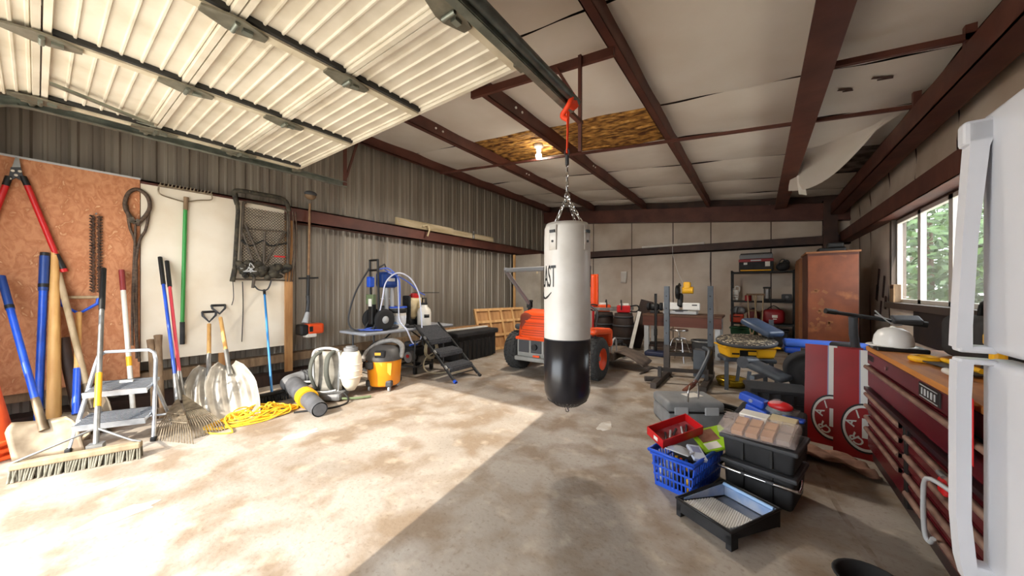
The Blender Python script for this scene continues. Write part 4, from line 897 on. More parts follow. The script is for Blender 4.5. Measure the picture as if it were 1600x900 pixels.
# ================= back of the room =================
mat('barrel','33231c','221713',sc=6,rough=.7)
bar=[]
for i,(x,y,lb) in enumerate(((-3.06,8.1,'dark stained wooden barrel under the left chainsaw'),(-2.54,7.95,'dark stained wooden barrel under the right chainsaw'))):
    t=thing('wooden_barrel',lb,'barrel',(x,y,0))
    MB().lathe([(0,0),(.2,0),(.235,.25),(.245,.42),(.235,.62),(.2,.86),(0,.86)],18).build('staves','barrel',t)
    for z,q in ((.1,.217),(.3,.243),(.58,.241),(.78,.217)): MB().lathe([(q-.002,z-.02),(q+.006,z-.02),(q+.004,z+.02),(q-.002,z+.02)],18).build('hoop','dgray',t)
def chainsaw(loc,rz,c,lab):
    t=thing('chainsaw',lab,'chainsaw',loc,rz)
    MB().rbox((0,0,.1),(.3,.2,.17),.03).build('body',c,t); MB().rbox((-.02,0,.2),(.2,.17,.06),.02).build('top_cover','whitep',t)
    MB().tube(spl([(.05,-.11,.08),(.05,-.11,.24),(.05,0,.3),(.05,.11,.24),(.05,.11,.08)],4),.014,8).build('front_handle','black',t)
    MB().tube(spl([(-.14,0,.16),(-.3,0,.18),(-.34,0,.1),(-.28,0,.04),(-.14,0,.04)],4),.018,8).build('rear_handle','black',t)
    MB().rbox((.42,.03,.09),(.55,.012,.075),.006).build('guide_bar','steel',t)
chainsaw((-3.06,8.1,.86),R(25),'orange','chainsaw with an orange body on the left dark barrel'); chainsaw((-2.54,7.95,.86),R(200),'red','chainsaw with a white topped red body on the right dark barrel')
t=thing('orange_paddle','tall orange plastic blade standing behind the mower beside the barrels','paddle',(-3.42,8.3,0))
MB().grid(lambda u,v:(-.12+.24*u*(1),.05*math.sin(PI*u),.95+.85*v),8,10).build('blade','orange',t,solid=.05); MB().tube([(0,0,0),(0,0,1.0)],.03,8).build('shaft','red',t)
for i,(x,y,h,w,m_,rz,lb) in enumerate(((-2.45,8.45,1.18,.3,'darkwood',.1,'dark brown sheet leaning against the left end of the workbench'),(-2.3,7.62,.95,.07,'whitep',.4,'narrow white edged plank leaning in front of the dark sheet'))):
    o=tag(MB().box((0,0,h/2),(w,.03,h)).build('leaning_sheet',m_),lb,'sheet'); o.location=(x,y,0.01); o.rotation_euler=(R(-10),R(14),rz)
# workbench
t=thing('workbench','workbench with a reddish brown apron and pale legs by the back wall','workbench',(-1.34,8.25,0))
MB().rbox((0,0,.85),(1.52,.74,.045),.006).build('top',mat('benchtop','6d4a36','523524',sc=4,rough=.7),t); MB().bb(-.75,.75,-.36,-.33,.62,.83).build('apron',mat('apron','66382a','522b1c',sc=4,rough=.65,st=(.4,3,3)),t)
for x in (-.68,.68):
    for y in (-.3,.3): MB().bb(x-.045,x+.045,y-.045,y+.045,0,.83).build('leg','lgray',t)
MB().bb(-.72,.72,-.3,.33,.15,.19).build('lower_shelf','darkwood',t)
t=thing('miter_saw','miter saw with a white fence and yellow motor on the workbench','miter saw',(-1.38,8.2,.8725))
MB().rbox((0,.0,.04),(.66,.3,.07),.015).build('base','lgray',t); MB().rbox((-.2,.06,.17),(.34,.06,.16),.02).build('fence','white',t); MB().rbox((.2,.06,.17),(.34,.06,.16),.02).build('fence','white',t)
for x in (-.27,.27): MB().box((x,.028,.2),(.1,.006,.025)).build('fence_slot','black',t)
MB().cyl((0,-.02,.06),(0,-.02,.09),.15,n=24).build('turntable','dgray',t); MB().rbox((-.02,.1,.3),(.1,.16,.3),.03,(R(-15),0,0)).build('saw_arm','black',t)
MB().lathe([(0,-.03),(.15,-.03),(.155,0),(.15,.03),(0,.03)],24,(-.06,.05,.48),(0,PI/2,0)).build('blade_guard','black',t); MB().cyl((.03,.07,.52),(.24,.07,.52),.075,n=18).rbox((.12,.08,.62),(.14,.14,.16),.03).build('motor','yellow',t); MB().tube([(-.02,-.12,.58),(-.02,-.0,.66),(-.02,.1,.62)],.02,8).build('handle','black',t)
t=thing('bench_grinder','black bench grinder on the left end of the workbench','bench grinder',(-1.92,8.25,.8725))
MB().rbox((0,0,.14),(.2,.14,.16),.05,seg=3).build('motor','black',t); MB().rbox((0,0,.03),(.18,.16,.06),.01).build('base','black',t)
for s in (-1,1): MB().cyl((s*.11,0,.15),(s*.16,0,.15),.09,n=20).build('wheel_guard','blackr',t); MB().cyl((s*.16,0,.15),(s*.165,0,.15),.02,n=8).build('nut','steel',t)
t=thing('floor_jack_stand','dark upright steel stand with a bar standing before the workbench','stand',(-1.78,7.72,0))
MB().tube([(0,0,.0),(0,0,1.32)],.028,8).build('post','black',t); MB().rbox((0,0,.05),(.4,.3,.1),.03).build('base',mat('navy','232b4a',rough=.5),t); MB().box((0,0,.5),(.05,.1,.14)).build('collar','black',t)
t=thing('swivel_stool','chrome swivel stool with foot ring in front of the workbench','stool',(-1.26,7.35,0))
MB().lathe([(0,.0),(.16,0),(.165,.02),(.15,.035),(0,.04)],24,(0,0,.60)).build('seat','chrome',t); MB().cyl((0,0,.42),(0,0,.60),.018,n=10).build('screw_post','chrome',t)
MB().lathe([(.078,-.01),(.09,0),(.078,.01)],20,(0,0,.43)).build('collar','chrome',t); MB().tube([(.22*math.cos(k*PI/12),.22*math.sin(k*PI/12),.18) for k in range(24)],.011,8,closed=True).build('foot_ring','chrome',t)
for k in range(4): a=k*PI/2+.5; MB().tube(spl([(.03*math.cos(a),.03*math.sin(a),.46),(.12*math.cos(a),.12*math.sin(a),.43),(.18*math.cos(a),.18*math.sin(a),.25),(.25*math.cos(a),.25*math.sin(a),0.01)],4),.012,8).build('leg','chrome',t)
t=thing('black_bucket','black bucket with a metal rim on the floor before the workbench','bucket',(-.88,7.45,0)); MB().lathe([(0,0),(.15,0),(.18,.42),(.172,.42),(.145,.02),(0,.02)],22).build('pail','blackr',t); MB().lathe([(.178,.40),(.192,.41),(.19,.44),(.178,.43)],22).build('rim','steel',t)
# shelf unit
t=thing('shelf_unit','black metal shelf unit with tools against the back wall','shelf',(.08,10.0,0))
for x in (-.6,.58):
    for y in (-.22,.2): MB().bb(x-.02,x+.02,y-.02,y+.02,0,1.86).build('upright','blackr',t)
SZ=(.16,.62,1.14,1.83)
for z in SZ: MB().bb(-.62,.60,-.24,.22,z-.035,z).build('shelf_board','blackr',t)
Yq=9.95
t=thing('tool_box','black and red portable tool box on top of the shelf unit','tool box',(-.05,Yq,1.83))
MB().rbox((0,0,.12),(.66,.28,.24),.02).build('body','blackr',t); MB().rbox((0,0,.26),(.67,.29,.07),.015).build('red_band',mat('dred','8e1c22',rough=.45),t); MB().rbox((0,0,.35),(.64,.27,.11),.02).build('lid','gray',t)
MB().box((0,-.15,.26),(.2,.02,.03)).build('handle','lgray',t); MB().box((-.2,-.145,.19),(.07,.012,.05)).build('latch','whitep',t); MB().box((.22,-.145,.17),(.09,.012,.11)).build('sticker','whitep',t); MB().tube([(-.3,-.16,.03),(.28,-.16,.025)],.016,6).build('yellow_level','yellow',t); MB().tube([(-.3,0,.4),(-.3,0,.43),(.3,0,.43),(.3,0,.4)],.015,6).build('top_handle','black',t)
def small(name,lab,cat,loc,parts,rz=0):
    t=thing(name,lab,cat,loc,rz)
    for n_,f,m_ in parts:
        b=MB(); f(b); b.build(n_,m_,t)
    return t
small('work_boot_pile','dark folded bag on the top shelf beside the cabinet','bag',(.45,Yq,1.83),[('bag',lambda b:b.ell((0,0,.1),(.26,.24,.2)).ell((.06,0,.18),(.14,.16,.16)),'blackr'),('strap',lambda b:b.tube(spl([(-.1,-.1,.12),(-.02,-.12,.26),(.1,-.08,.2)],4),.012,6),'dgray')])
small('white_jug','white plastic jug on the middle shelf','jug',(-.47,Yq,1.14),[('jug',lambda b:b.rbox((0,0,.13),(.17,.15,.26),.04,seg=3),'white'),('handle',lambda b:b.tube(spl([(.0,-.0,.24),(.02,0,.34),(.1,0,.32),(.08,0,.2)],4),.016,8),'white'),('red_stripes',lambda b:b.box((0,-.078,.08),(.13,.006,.02)).box((0,-.078,.13),(.13,.006,.02)),mat('faded','a89a90',rough=.6)),('cap',lambda b:b.cyl((-.04,0,.25),(-.04,0,.3),.03,n=12),'lgray')])
small('lantern','black lantern on the middle shelf','lantern',(.16,Yq,1.14),[('base',lambda b:b.rbox((0,0,.03),(.14,.14,.06),.01),'black'),('post',lambda b:b.bb(-.06,-.04,-.06,-.04,.05,.3).bb(.04,.06,-.06,-.04,.05,.3),'black'),('glass',lambda b:b.cyl((0,0,.06),(0,0,.28),.04,n=12),'lgray'),('top',lambda b:b.rbox((0,0,.31),(.15,.15,.04),.01),'black')])
small('flat_tool_case','flat black tool case on the middle shelf beside the lantern','case',(.3,Yq,1.14),[('case',lambda b:b.rbox((.05,-.05,.03),(.3,.2,.05),.01),'black'),('handle',lambda b:b.tube([(-.02,-.16,.03),(-.0,-.18,.03),(.1,-.18,.03),(.12,-.16,.03)],.01,6),'dgray')])
small('radio_box','dark box on the middle shelf next to the cabinet','box',(.52,Yq,1.14),[('body',lambda b:b.rbox((0,0,.08),(.18,.2,.17),.02),'dgray'),('dial',lambda b:b.cyl((0,-.1,.1),(0,-.11,.1),.03,n=12),'gray')])
small('red_can','dark red can on the middle shelf beside the jug','can',(-.2,Yq,1.14),[('can',lambda b:b.cyl((0,0,0),(0,0,.13),.07,n=16),'dred'),('lid',lambda b:b.cyl((0,0,.13),(0,0,.14),.06,n=16),'steel')])
small('red_duffel','red duffel bag with a white mark on the lower shelf','bag',(.28,Yq-.02,.62),[('bag',lambda b:b.rbox((0,0,.17),(.42,.36,.34),.1,seg=3),'dred'),('mark',lambda b:b.box((.02,-.182,.18),(.1,.006,.06)).box((.02,-.182,.12),(.07,.006,.02)),'whitep'),('strap',lambda b:b.tube(spl([(-.15,-.1,.3),(0,-.12,.42),(.15,-.1,.3)],4),.012,6),'black')])
small('orange_case','orange plastic case on the lower shelf','case',(-.42,Yq-.05,.62),[('case',lambda b:b.rbox((0,0,.1),(.28,.24,.2),.03),mat('brick','b23a1e',rough=.5)),('handle',lambda b:b.tube([(-.06,-.13,.15),(-.06,-.16,.15),(.06,-.16,.15),(.06,-.13,.15)],.01,6),'black')])
small('grey_helmet_pile','grey cloth bundle on top of the orange case','bundle',(-.42,Yq-.03,.818),[('bundle',lambda b:b.ell((0,0,.09),(.28,.22,.2)).ell((.1,0,.08),(.16,.2,.17)),'gray'),('tie',lambda b:b.tube([(-.02,-.12,.0),(0,-.13,.09),(.02,-.1,.17)],.01,6),'dgray')])
small('maroon_bag','dark maroon sack between the orange case and the red duffel','bag',(-.1,Yq-.02,.62),[('sack',lambda b:b.ell((0,0,.16),(.26,.3,.34)),mat('dmar','5a1a1c',rough=.7)),('tie',lambda b:b.cyl((0,0,.32),(0,0,.36),.03,n=10),'black')])
small('green_tub','green storage tub on the bottom shelf','tub',(-.3,Yq-.04,.16),[('tub',lambda b:b.rbox((0,0,.16),(.5,.36,.32),.03,taper=.92),mat('dgreen','1f5a3a',rough=.5)),('lid',lambda b:b.rbox((0,0,.335),(.54,.40,.04),.015),MATS['dgreen'])])
small('black_tub','black storage tub on the bottom shelf below the red duffel','tub',(.3,Yq-.04,.16),[('tub',lambda b:b.rbox((0,0,.15),(.5,.36,.3),.03,taper=.92),'blackr'),('lid',lambda b:b.rbox((0,0,.315),(.54,.40,.04),.015),'black')])
# crutches
for i,(x,lb) in enumerate(((-.12,'wooden crutch leaning before the shelf, the one nearer the jug'),(.04,'wooden crutch leaning before the shelf, the one nearer the lantern'))):
    t=thing('crutch',lb,'crutch',(x,9.35,0),(R(-13),0,.12*i))
    for s in (-1,1): MB().tube(spl([(0,0,.35),(s*.035,0,.5),(s*.06,0,.9),(s*.085,0,1.32)],4),.013,8).build('rail','grayash',t)
    MB().tube([(0,0,.0),(0,0,.45)],.015,8).build('post','grayash',t); MB().tube([(-.11,0,1.33),(.11,0,1.33)],.022,8).build('arm_rest','oldwood',t); MB().tube([(-.065,0,.95),(.065,0,.95)],.016,8).build('hand_grip','oldwood',t)
# big brown cabinets
mat('copper','8a4c2c','6e3a22',sc=2.5,rough=.4,lo=.35,hi=.6,c3='a86a3c',det=6); mat('copper2','8f5c34','7a4a28',sc=3,rough=.5)
t=thing('tall_brown_cabinet','tall reddish brown cabinet with peeling front beneath the wall girt','cabinet',(.97,7.9,0))
MB().bb(-.31,.31,-.38,.4,0,2.0).build('body',mat('cabside','5b2f1e','4a2416',sc=3,rough=.5),t); MB().bb(-.30,.30,-.40,-.38,.06,1.96).build('door','copper',t); MB().bb(-.33,.33,-.41,.42,2.0,2.03).build('top_board','copper2',t)
b=MB(); rr=random.Random(8)
for k in range(26): b.box((-.14+rr.uniform(-.12,.12),-.402,1.05+rr.uniform(-.3,.35)),(rr.uniform(.02,.08),.006,rr.uniform(.02,.06)),(0,rr.random()*3,0))
b.build('peeling_veneer','copper2',t,kind='stuff')
t=thing('narrow_brown_cabinet','lighter brown wooden cabinet behind the tall peeling one','cabinet',(.97,8.95,0)); MB().bb(-.33,.2,-.5,.4,0,2.0).build('body','copper2',t); MB().bb(-.345,-.33,-.48,.38,.06,1.95).build('door','copper2',t)
tag(MB().rbox((1.0,7.9,2.07),(.34,.3,.08),.02).rbox((1.05,7.9,2.15),(.2,.2,.09),.02).build('black_case_pile','black'),'small black case on top of the tall brown cabinet','case')
# ================= gym corner =================
def atz(p,z): return V(p[0],p[1],z)
t=thing('press_rack','grey steel press rack with two square posts on a dark base','weight rack',(-.9,6.05,0))
mat('rackgray','565b61','474c52',sc=6,rough=.45,metal=.3); mat('rackdark','34302e','4a4038',sc=7,rough=.6)
P1=V(-1.214,6.02,0);P2=V(-.614,6.21,0)
for P in (P1,P2):
    MB().box(P+V(0,0,.98),(.075,.075,.96)).build('post','rackgray',t,w=True); MB().box(P+V(0,0,.26),(.085,.085,.50)).build('lower_post','rackdark',t,w=True); MB().box(P+V(0,-.35,.04),(.08,1.1,.08)).build('foot_rail','rackdark',t,w=True)
    for z in (.5,.7,.9,1.1,1.3): MB().cyl(P+V(0,-.039,z),P+V(0,-.045,z),.012,n=8).build('pin_hole','black',t,w=True)
MB().tube([P1+V(0,0,.36),P2+V(0,0,.36)],.04,4).build('crossbar','rackdark',t,w=True); MB().tube([P1+V(0,-.5,.2),P2+V(0,-.5,.2)],.035,4).build('crossbar','rackdark',t,w=True)
for P in (P1,P2): MB().tube([P+V(0,-.5,.05),P+V(0,-.5,.24)],.035,4).build('front_post','rackdark',t,w=True)
MB().tube([P1+V(0,-.55,.06),P1+V(-.18,-.65,.06)],.04,6).build('foot_pad','rackdark',t,w=True)
MB().tube(spl([P2+V(-.04,-.5,.55),P2+V(.05,-.62,.52),P2+V(.0,-.75,.35),P2+V(-.08,-.95,.16),P2+V(-.12,-1.0,.1)],4),.03,8).build('leg_developer','rackgray',t,w=True)
MB().tube([P2+V(-.10,-.98,.12),P2+V(-.2,-1.1,.03)],.035,8).build('rusty_foot',mat('rust','7a4530','5a3020',sc=9,rough=.8),t,w=True)
MB().box(P2+V(-.1,-.35,.3),(.16,.2,.4)).build('lower_block','rackgray',t,w=True)
tag(MB().tube(spl([(-1.593,5.845,0),(-1.482,6.227,0.05),(-1.27,6.197,0.03),(-1.12,5.93,0)],5),.018,6).build('bent_bar','rackdark'),'dark bent steel bar lying on the floor before the press rack','bar')
t=thing('weight_bench','grey padded weight bench with raised back rest behind the black crates','weight bench',(-.02,5.55,0))
pad=mat('pad','4a5058','3b4047',sc=8,rough=.45); padb=mat('padblue','44546e','38465c',sc=6,rough=.4)
MB().tube([(0.147,6.081,0.974),(0.147,6.081,0.203)],.04,4).build('upright','rackgray',t,w=True)
A=V((-0.129,6.067,0.961));Bq=V((0.202,5.813,0.79)); MB().rbox((A+Bq)/2,((Bq-A).length,.3,.09),.035,(Bq-A).to_track_quat('X','Z').to_matrix(),seg=3).build('back_pad',padb,t,w=True)
A=V((-0.1,5.349,0.471));Bq=V((0.285,5.133,0.346)); MB().rbox((A+Bq)/2,((Bq-A).length,.26,.09),.04,(Bq-A).to_track_quat('X','Z').to_matrix(),seg=3).build('seat_pad',pad,t,w=True)
MB().cyl((-0.165,5.241,0.481),(-0.047,5.448,0.46),.075,n=16).build('leg_roller',pad,t,w=True)
for p in ((-0.132,5.27,0),(0.17,5.648,0),(-0.26,5.844,0)): MB().tube([atz(p,0.0),atz(p,.36)+V(.04,.05,0)],.03,4).build('leg','rackgray',t,w=True)
MB().tube([(0.11,6.055,0.203),(-0.065,5.251,0.299)],.035,4).build('spine','rackgray',t,w=True)
mp_=V((-0.144,5.748,0.477)); MB().rbox((mp_.x,mp_.y,.45),(.62,.34,.06),.02,R(20)).build('flat_pad',pad,t,w=True)
for s in (-1,1): MB().box((mp_.x+s*.22,mp_.y+s*.08,.21),(.05,.05,.42)).build('leg','rackgray',t,w=True)
t=thing('yellow_tray','yellow plastic tool tray with red lining on the weight bench','tray',(mp_.x,mp_.y,.48),R(25))
MB().rbox((0,0,.07),(.62,.36,.14),.03,taper=.9).build('tray','yellow',t); MB().box((0,0,.15),(.66,.40,.015)).build('rim','yellow',t); MB().ell((0,0,.17),(.52,.3,.10)).build('lining',mat('liningred','a2262c','5a3a78',sc=5,rough=.7),t)
MB().box((-.05,-.182,.07),(.2,.006,.08)).build('label_plate','black',t); MB().box((.0,-.187,.07),(.1,.006,.045)).build('label_shape','yellow',t); MB().box((-.2,-.182,.06),(.09,.006,.02)).build('label_print','black',t)
t=thing('patterned_lid','round brown and cream patterned lid lying on the yellow tray','lid',(mp_.x+.0,mp_.y,.70),(R(6),0,0))
MB().lathe([(0,-.02),(.33,-.02),(.35,0),(.33,.02),(0,.022)],32).build('lid',mat('camolid','3a342e','c9bda2',sc=16,rough=.7,lo=.54,hi=.6,dist=2),t); MB().lathe([(.33,-.035),(.355,-.03),(.36,.0),(.345,.012)],32).build('rim','dgray',t)
o=V((-0.318,5.923,0)); t=thing('brass_rim','shiny brass coloured wheel rim on the floor behind the grey case','rim',(o.x,o.y,0))
MB().lathe([(.05,.03),(.1,.02),(.16,.10),(.19,.12),(.2,.10),(.17,.01),(.1,0),(.05,0)],28).build('rim',mat('brass','c9a93a','a38420',sc=8,rough=.25,metal=.8),t); MB().lathe([(0,.06),(.05,.05),(.055,.0)],16).build('hub',MATS['brass'],t)
# plates on a low rack
t=thing('plate_tree','dark steel weight plate tree beside the red boards','rack',(.46,5.5,0))
MB().box((0,0,.03),(.4,.4,.06)).build('base','rackdark',t); MB().box((0,.12,.35),(.06,.06,.64)).build('upright','rackdark',t); MB().cyl((0,.1,.45),(0,-.32,.45),.022,n=10).build('peg','steel',t); MB().cyl((0,.1,.18),(0,-.30,.18),.022,n=10).build('peg','steel',t)
pr=[(.026,-.018),(.07,-.018),(.075,-.01),(.17,-.01),(.18,-.02),(.215,-.02),(.22,0),(.215,.02),(.18,.02),(.17,.01),(.075,.01),(.07,.018),(.026,.018)]
p0=None
for i in range(4):
    lb=['outermost','second','third','innermost'][i]
    if p0 is None:
        p0=thing('weight_plate','black iron weight plate, outermost on the upper peg of the plate tree','weight plate',(.46,5.22,.45),group='weight plates'); MB().lathe(pr,32,(0,0,0),(PI/2,0,0)).build('plate','blackr',p0); MB().lathe([(.15,-.012),(.155,-.016),(.16,-.012)],32,(0,0,0),(PI/2,0,0)).build('ring_mark','gray',p0)
    else: dup(p0,(.46,5.22+.055*i,.45),0,'black iron weight plate, %s on the upper peg of the plate tree'%lb)
t=thing('mat_stand','low black equipment stand under the blue gym mat','stand',(.78,6.15,0)); MB().bb(-.45,.45,-.14,.14,.50,.54).build('top','blackr',t)
for x in (-.4,.4):
    for y in (-.1,.1): MB().bb(x-.02,x+.02,y-.02,y+.02,0,.50).build('leg','blackr',t)
t=thing('gym_mat','folded bright blue gym mat lying above the weight plates','mat',(.78,6.13,.54)); MB().rbox((0,0,.045),(1.0,.34,.09),.03,seg=3).build('lower_fold','blue',t); MB().rbox((0,.0,.13),(1.0,.34,.08),.03,seg=3).build('upper_fold',mat('matblue','3f6fd8',rough=.5),t)
# exercise bike
t=thing('exercise_bike','black exercise bike with handlebar standing behind the red boards','exercise bike',(.85,5.0,0),R(10))
MB().tube([(-.2,-.45,.03),(.2,-.45,.03)],.035,8).build('front_foot','black',t); MB().tube([(-.2,.5,.03),(.2,.5,.03)],.035,8).build('rear_foot','black',t)
MB().tube([(0,-.45,.04),(0,0,.3),(0,.5,.04)],.04,8).build('frame','rackdark',t); MB().lathe([(0,-.05),(.22,-.05),(.24,0),(.22,.05),(0,.05)],28,(0,-.2,.35),(0,PI/2,0)).build('flywheel_cover','dgray',t)
MB().tube([(0,-.12,.3),(-.12,-.22,.95),(-.13,-.24,1.13)],.035,8).build('handlebar_post','rackgray',t); MB().tube([(0,.2,.25),(0,.32,.72)],.03,8).build('seat_post','rackgray',t); MB().rbox((0,.34,.76),(.2,.28,.08),.035,seg=3).build('saddle','blackr',t)
MB().tube(spl([(-.36,-.3,1.19),(-.25,-.26,1.17),(-.13,-.24,1.15),(.05,-.24,1.12),(.3,-.28,1.09)],4),.02,8).build('handlebar','blackr',t); MB().tube([(-.36,-.3,1.19),(-.27,-.27,1.175)],.028,8).tube([(.2,-.26,1.1),(.36,-.3,1.08)],.03,8).build('grip','black',t)
MB().rbox((.22,-.3,1.12),(.2,.1,.05),.015,(R(30),0,0)).build('console','dgray',t)
for z in (0,.04): MB().tube(spl([(.02,-.26,1.16+z),(.12,-.3,1.12-z),(.2,-.28,1.15-z*2)],4),.006,5).build('cable','lgray',t)
# ================= red boards =================
def cboard(x0,ybot,ytop,label,hgt=.895):
    t=thing('toss_board',label,'game board',(x0+.195,ybot,0.0),(-math.atan2(ytop-ybot,hgt),0,R(-10)),group='red game boards')
    rb=MATS.get('boardred') or mat('boardred','a20f16','8c0c12',sc=3,rough=.35)
    MB().bb(-.195,.195,0,.018,0,hgt).build('face',rb,t); MB().bb(-.195,.195,.018,.06,hgt-.03,hgt).bb(-.195,-.175,.018,.06,0,hgt).bb(.175,.195,.018,.06,0,hgt).build('edge_frame','dgray',t)
    MB().bb(-.028,.028,-.003,.0,.43,hgt).build('stripe','white',t)
    MB().bb(-.036,-.028,-.003,0,.43,hgt).build('stripe_edge',mat('palegray','8d93b5',rough=.5),t)
    ring=MB(); n=40
    for ra,rb_,m_ in ((.176,.19,'black'),(.156,.176,'white')):
        b=MB()
        for k in range(n):
            a0=2*PI*k/n; a1=2*PI*(k+1)/n
            b.add([*[V(.78*q*math.cos(w_),-.004,.25+1.06*q*math.sin(w_)) for q,w_ in ((ra,a0),(rb_,a0),(rb_,a1),(ra,a1))]],[(0,1,2,3)])
        b.build('ring_outline' if m_=='black' else 'ring',m_,t)
    for ch,a in (('C',245),('R',220),('A',165),('/',120)):
        ar=R(a); c_=V(.088*math.cos(ar),-.004,.25+.122*math.sin(ar)); ya=V(math.cos(ar),0,math.sin(ar)); xa=V(math.sin(ar),0,-math.cos(ar))
        letter(ch,.085,c_,xa,ya,'white',t,bold=.002,name='ring_letter')
    MB().bb(-.02,.06,-.005,-.003,.17,.33).build('centre_mark','white',t)
cboard(.34,4.16,4.30,'red game board with white stripe and ring emblem, behind the other red board'); cboard(.52,3.99,4.10,'red game board with white stripe and ring emblem, against the tool chest')
t=tag(MB().grid(lambda u,v:(.22+.5*u-.1*v,3.62+.28*v+.06*math.sin(5*u),.02+.035*math.sin(7*u+2*v)**2+.025*math.sin(9*v+3*u)**2),20,14).build('crumpled_rag',mat('rag','a5806e','7a5a4c',sc=8,rough=.95),solid=.006),'crumpled brownish rag on the floor before the red boards','rag')
# ================= tool chest =================
CX,CY0,CY1,CZ=.70,1.95,3.85,.957
t=thing('tool_chest','long maroon rolling tool chest with a wooden top along the right wall','tool chest',((CX+1.3)/2,(CY0+CY1)/2,0))
MB().bb(CX+.03,1.3,CY0,CY1,.13,.93).build('carcass',mat('chestdark','1d1113','2a171a',sc=4,rough=.35),t,w=True)
MB().bb(CX-.005,1.32,CY0-.01,CY1+.01,.925,CZ).build('wood_top',mat('chestwood','c9853f','a96a30',sc=5,rough=.55,st=(3,.5,3)),t,w=True)
for p in ((.8,CY0+.1),(.8,CY1-.1),(1.22,CY0+.1),(1.22,CY1-.1)):
    q=MB().box((p[0],p[1],.115),(.08,.08,.03)).build('caster_plate','dgray',t,w=True); MB().cyl((p[0],p[1]-.02,.055),(p[0],p[1]+.02,.055),.055,n=16).cyl((p[0],p[1],.05),(p[0],p[1],.11),.015,n=8).build('caster','rubber',q,w=True)
MB().bb(CX+.03,CX+.06,CY0,CY1,.06,.15).build('bottom_rail','chestdark',t,w=True)
hnd=mat('handle','9a7c6c','705348',sc=9,rough=.4,metal=.2)
def drawer(y0,y1,z0,z1,hz=None,m_='maroon'):
    d=MB().rbox((CX+.022,(y0+y1)/2,(z0+z1)/2),(.04,y1-y0-.012,z1-z0-.008),.006).build('drawer',m_,t,w=True)
    h=hz or z1-.018
    MB().tube([(CX-.012,y0+.03,h),(CX-.012,y1-.03,h)],.016,8).build('handle',hnd,d,w=True)
    for y in (y0+.04,y1-.04): MB().box((CX+.0,y,h),(.03,.02,.03)).build('handle_mount','chrome',d,w=True)
ym=2.98
MB().rbox((CX+.02,(CY0+CY1)/2,.87),(.04,CY1-CY0-.01,.10),.006).build('upper_panel','maroon',t,w=True)
MB().cyl((CX-.006,3.35,.87),(CX+.004,3.35,.87),.014,n=10).build('lock','chrome',t,w=True)
MB().rbox((CX-.002,2.62,.875),(.01,.26,.075),.003).build('badge','black',t,w=True)

for k in range(5): MB().box((CX-.008,2.54+.04*k,.875),(.003,.012+.006*(k%2),.034)).build('badge_mark','lgray',t,w=True)
MB().bb(CX-.009,CX-.006,2.51,2.73,.902,.906).bb(CX-.009,CX-.006,2.51,2.73,.844,.848).build('badge_border','lgray',t,w=True)
MB().rbox((CX-.001,3.74,.875),(.008,.14,.04),.003).build('badge','black',t,w=True)
drawer(CY0,CY1,.64,.815); MB().bb(CX-.02,CX+.03,CY0,CY1,.61,.635).build('ledge','chestdark',t,w=True)
for y0,y1,zs in ((ym+.03,CY1,(.60,.51,.42,.33)),(CY0,ym-.03,(.57,.46,.35,.25))):
    for i,z in enumerate(zs):
        zl=zs[i+1] if i+1<len(zs) else .16
        drawer(y0,y1,zl,z)
MB().bb(CX,CX+.03,ym-.03,ym+.03,.13,.61).build('divider','black',t,w=True)
for y in (3.82,3.02,2.96): MB().bb(CX-.002,CX+.006,y-.006,y+.006,.5,.6).build('trim_edge','chrome',t,w=True)
b=MB(); MB().tube(spl([(CX-.04,2.25,.55),(CX-.07,2.4,.53),(CX-.07,2.44,.4),(CX-.06,2.46,.25),(CX-.05,2.44,.22),(CX-.05,2.40,.26)],5),.01,6).build('hanging_wire','lgray',t,w=True)
# things on the chest
t=thing('hard_hat','white hard hat on the far end of the tool chest','hard hat',(.81,3.71,.99),R(120)); t.scale=(.78,.78,.85)
mat('hatwhite','e9e9e6',rough=.3)
MB().lathe([(.125,0),(.128,.03),(.12,.08),(.095,.125),(.055,.15),(0,.157)],28,sc=(1.15,1,1)).build('shell','hatwhite',t); MB().lathe([(.12,-.004),(.15,-.006),(.16,-.012),(.155,-.016),(.12,-.01)],28,(.02,0,.006),None,(1.2,1,1)).build('brim','hatwhite',t)
MB().tube([(-.13,0,.05),(-.09,0,.125),(0,0,.163),(.09,0,.125),(.13,0,.05)],.012,8,flat=.6).build('ridge','hatwhite',t); MB().lathe([(.11,-.02),(.118,0),(.11,.02)],24,(0,0,.0),None,(1.1,1,1)).build('head_band','black',t)
small('organizer_case','flat black case under the white hard hat','case',(.83,3.70,CZ),[('case',lambda b:b.rbox((0,0,.014),(.26,.24,.03),.008),'black'),('latch',lambda b:b.box((-.132,0,.016),(.008,.05,.02)),'gray')])
small('tool_bag','black fabric tool bag at the wall side of the tool chest','bag',(1.14,3.35,CZ),[('bag',lambda b:b.rbox((0,0,.14),(.26,.6,.28),.06,seg=3),'blackr'),('handle',lambda b:b.tube(spl([(0,-.15,.26),(0,-.1,.36),(0,.1,.36),(0,.15,.26)],4),.014,8),'black')])
t=thing('hand_saw','hand saw with an orange handle lying on the wooden chest top','saw',(.82,3.18,CZ+.0),R(-80))
MB().tube(spl([(-.02,-.04,.02),(-.06,-.0,.02),(-.04,.05,.02),(.03,.05,.02),(.05,.0,.02),(.03,-.04,.02)],4,True),.02,8,closed=True).build('handle','yellow',t); MB().prism([(.05,-.03,.012),(.45,-.03,.012),(.45,.02,.012),(.05,.06,.012)],(0,0,.006)).build('blade','dgray',t); MB().tube([(.05,.06,.03),(.4,.03,.03)],.014,6).build('spine','yellow',t)
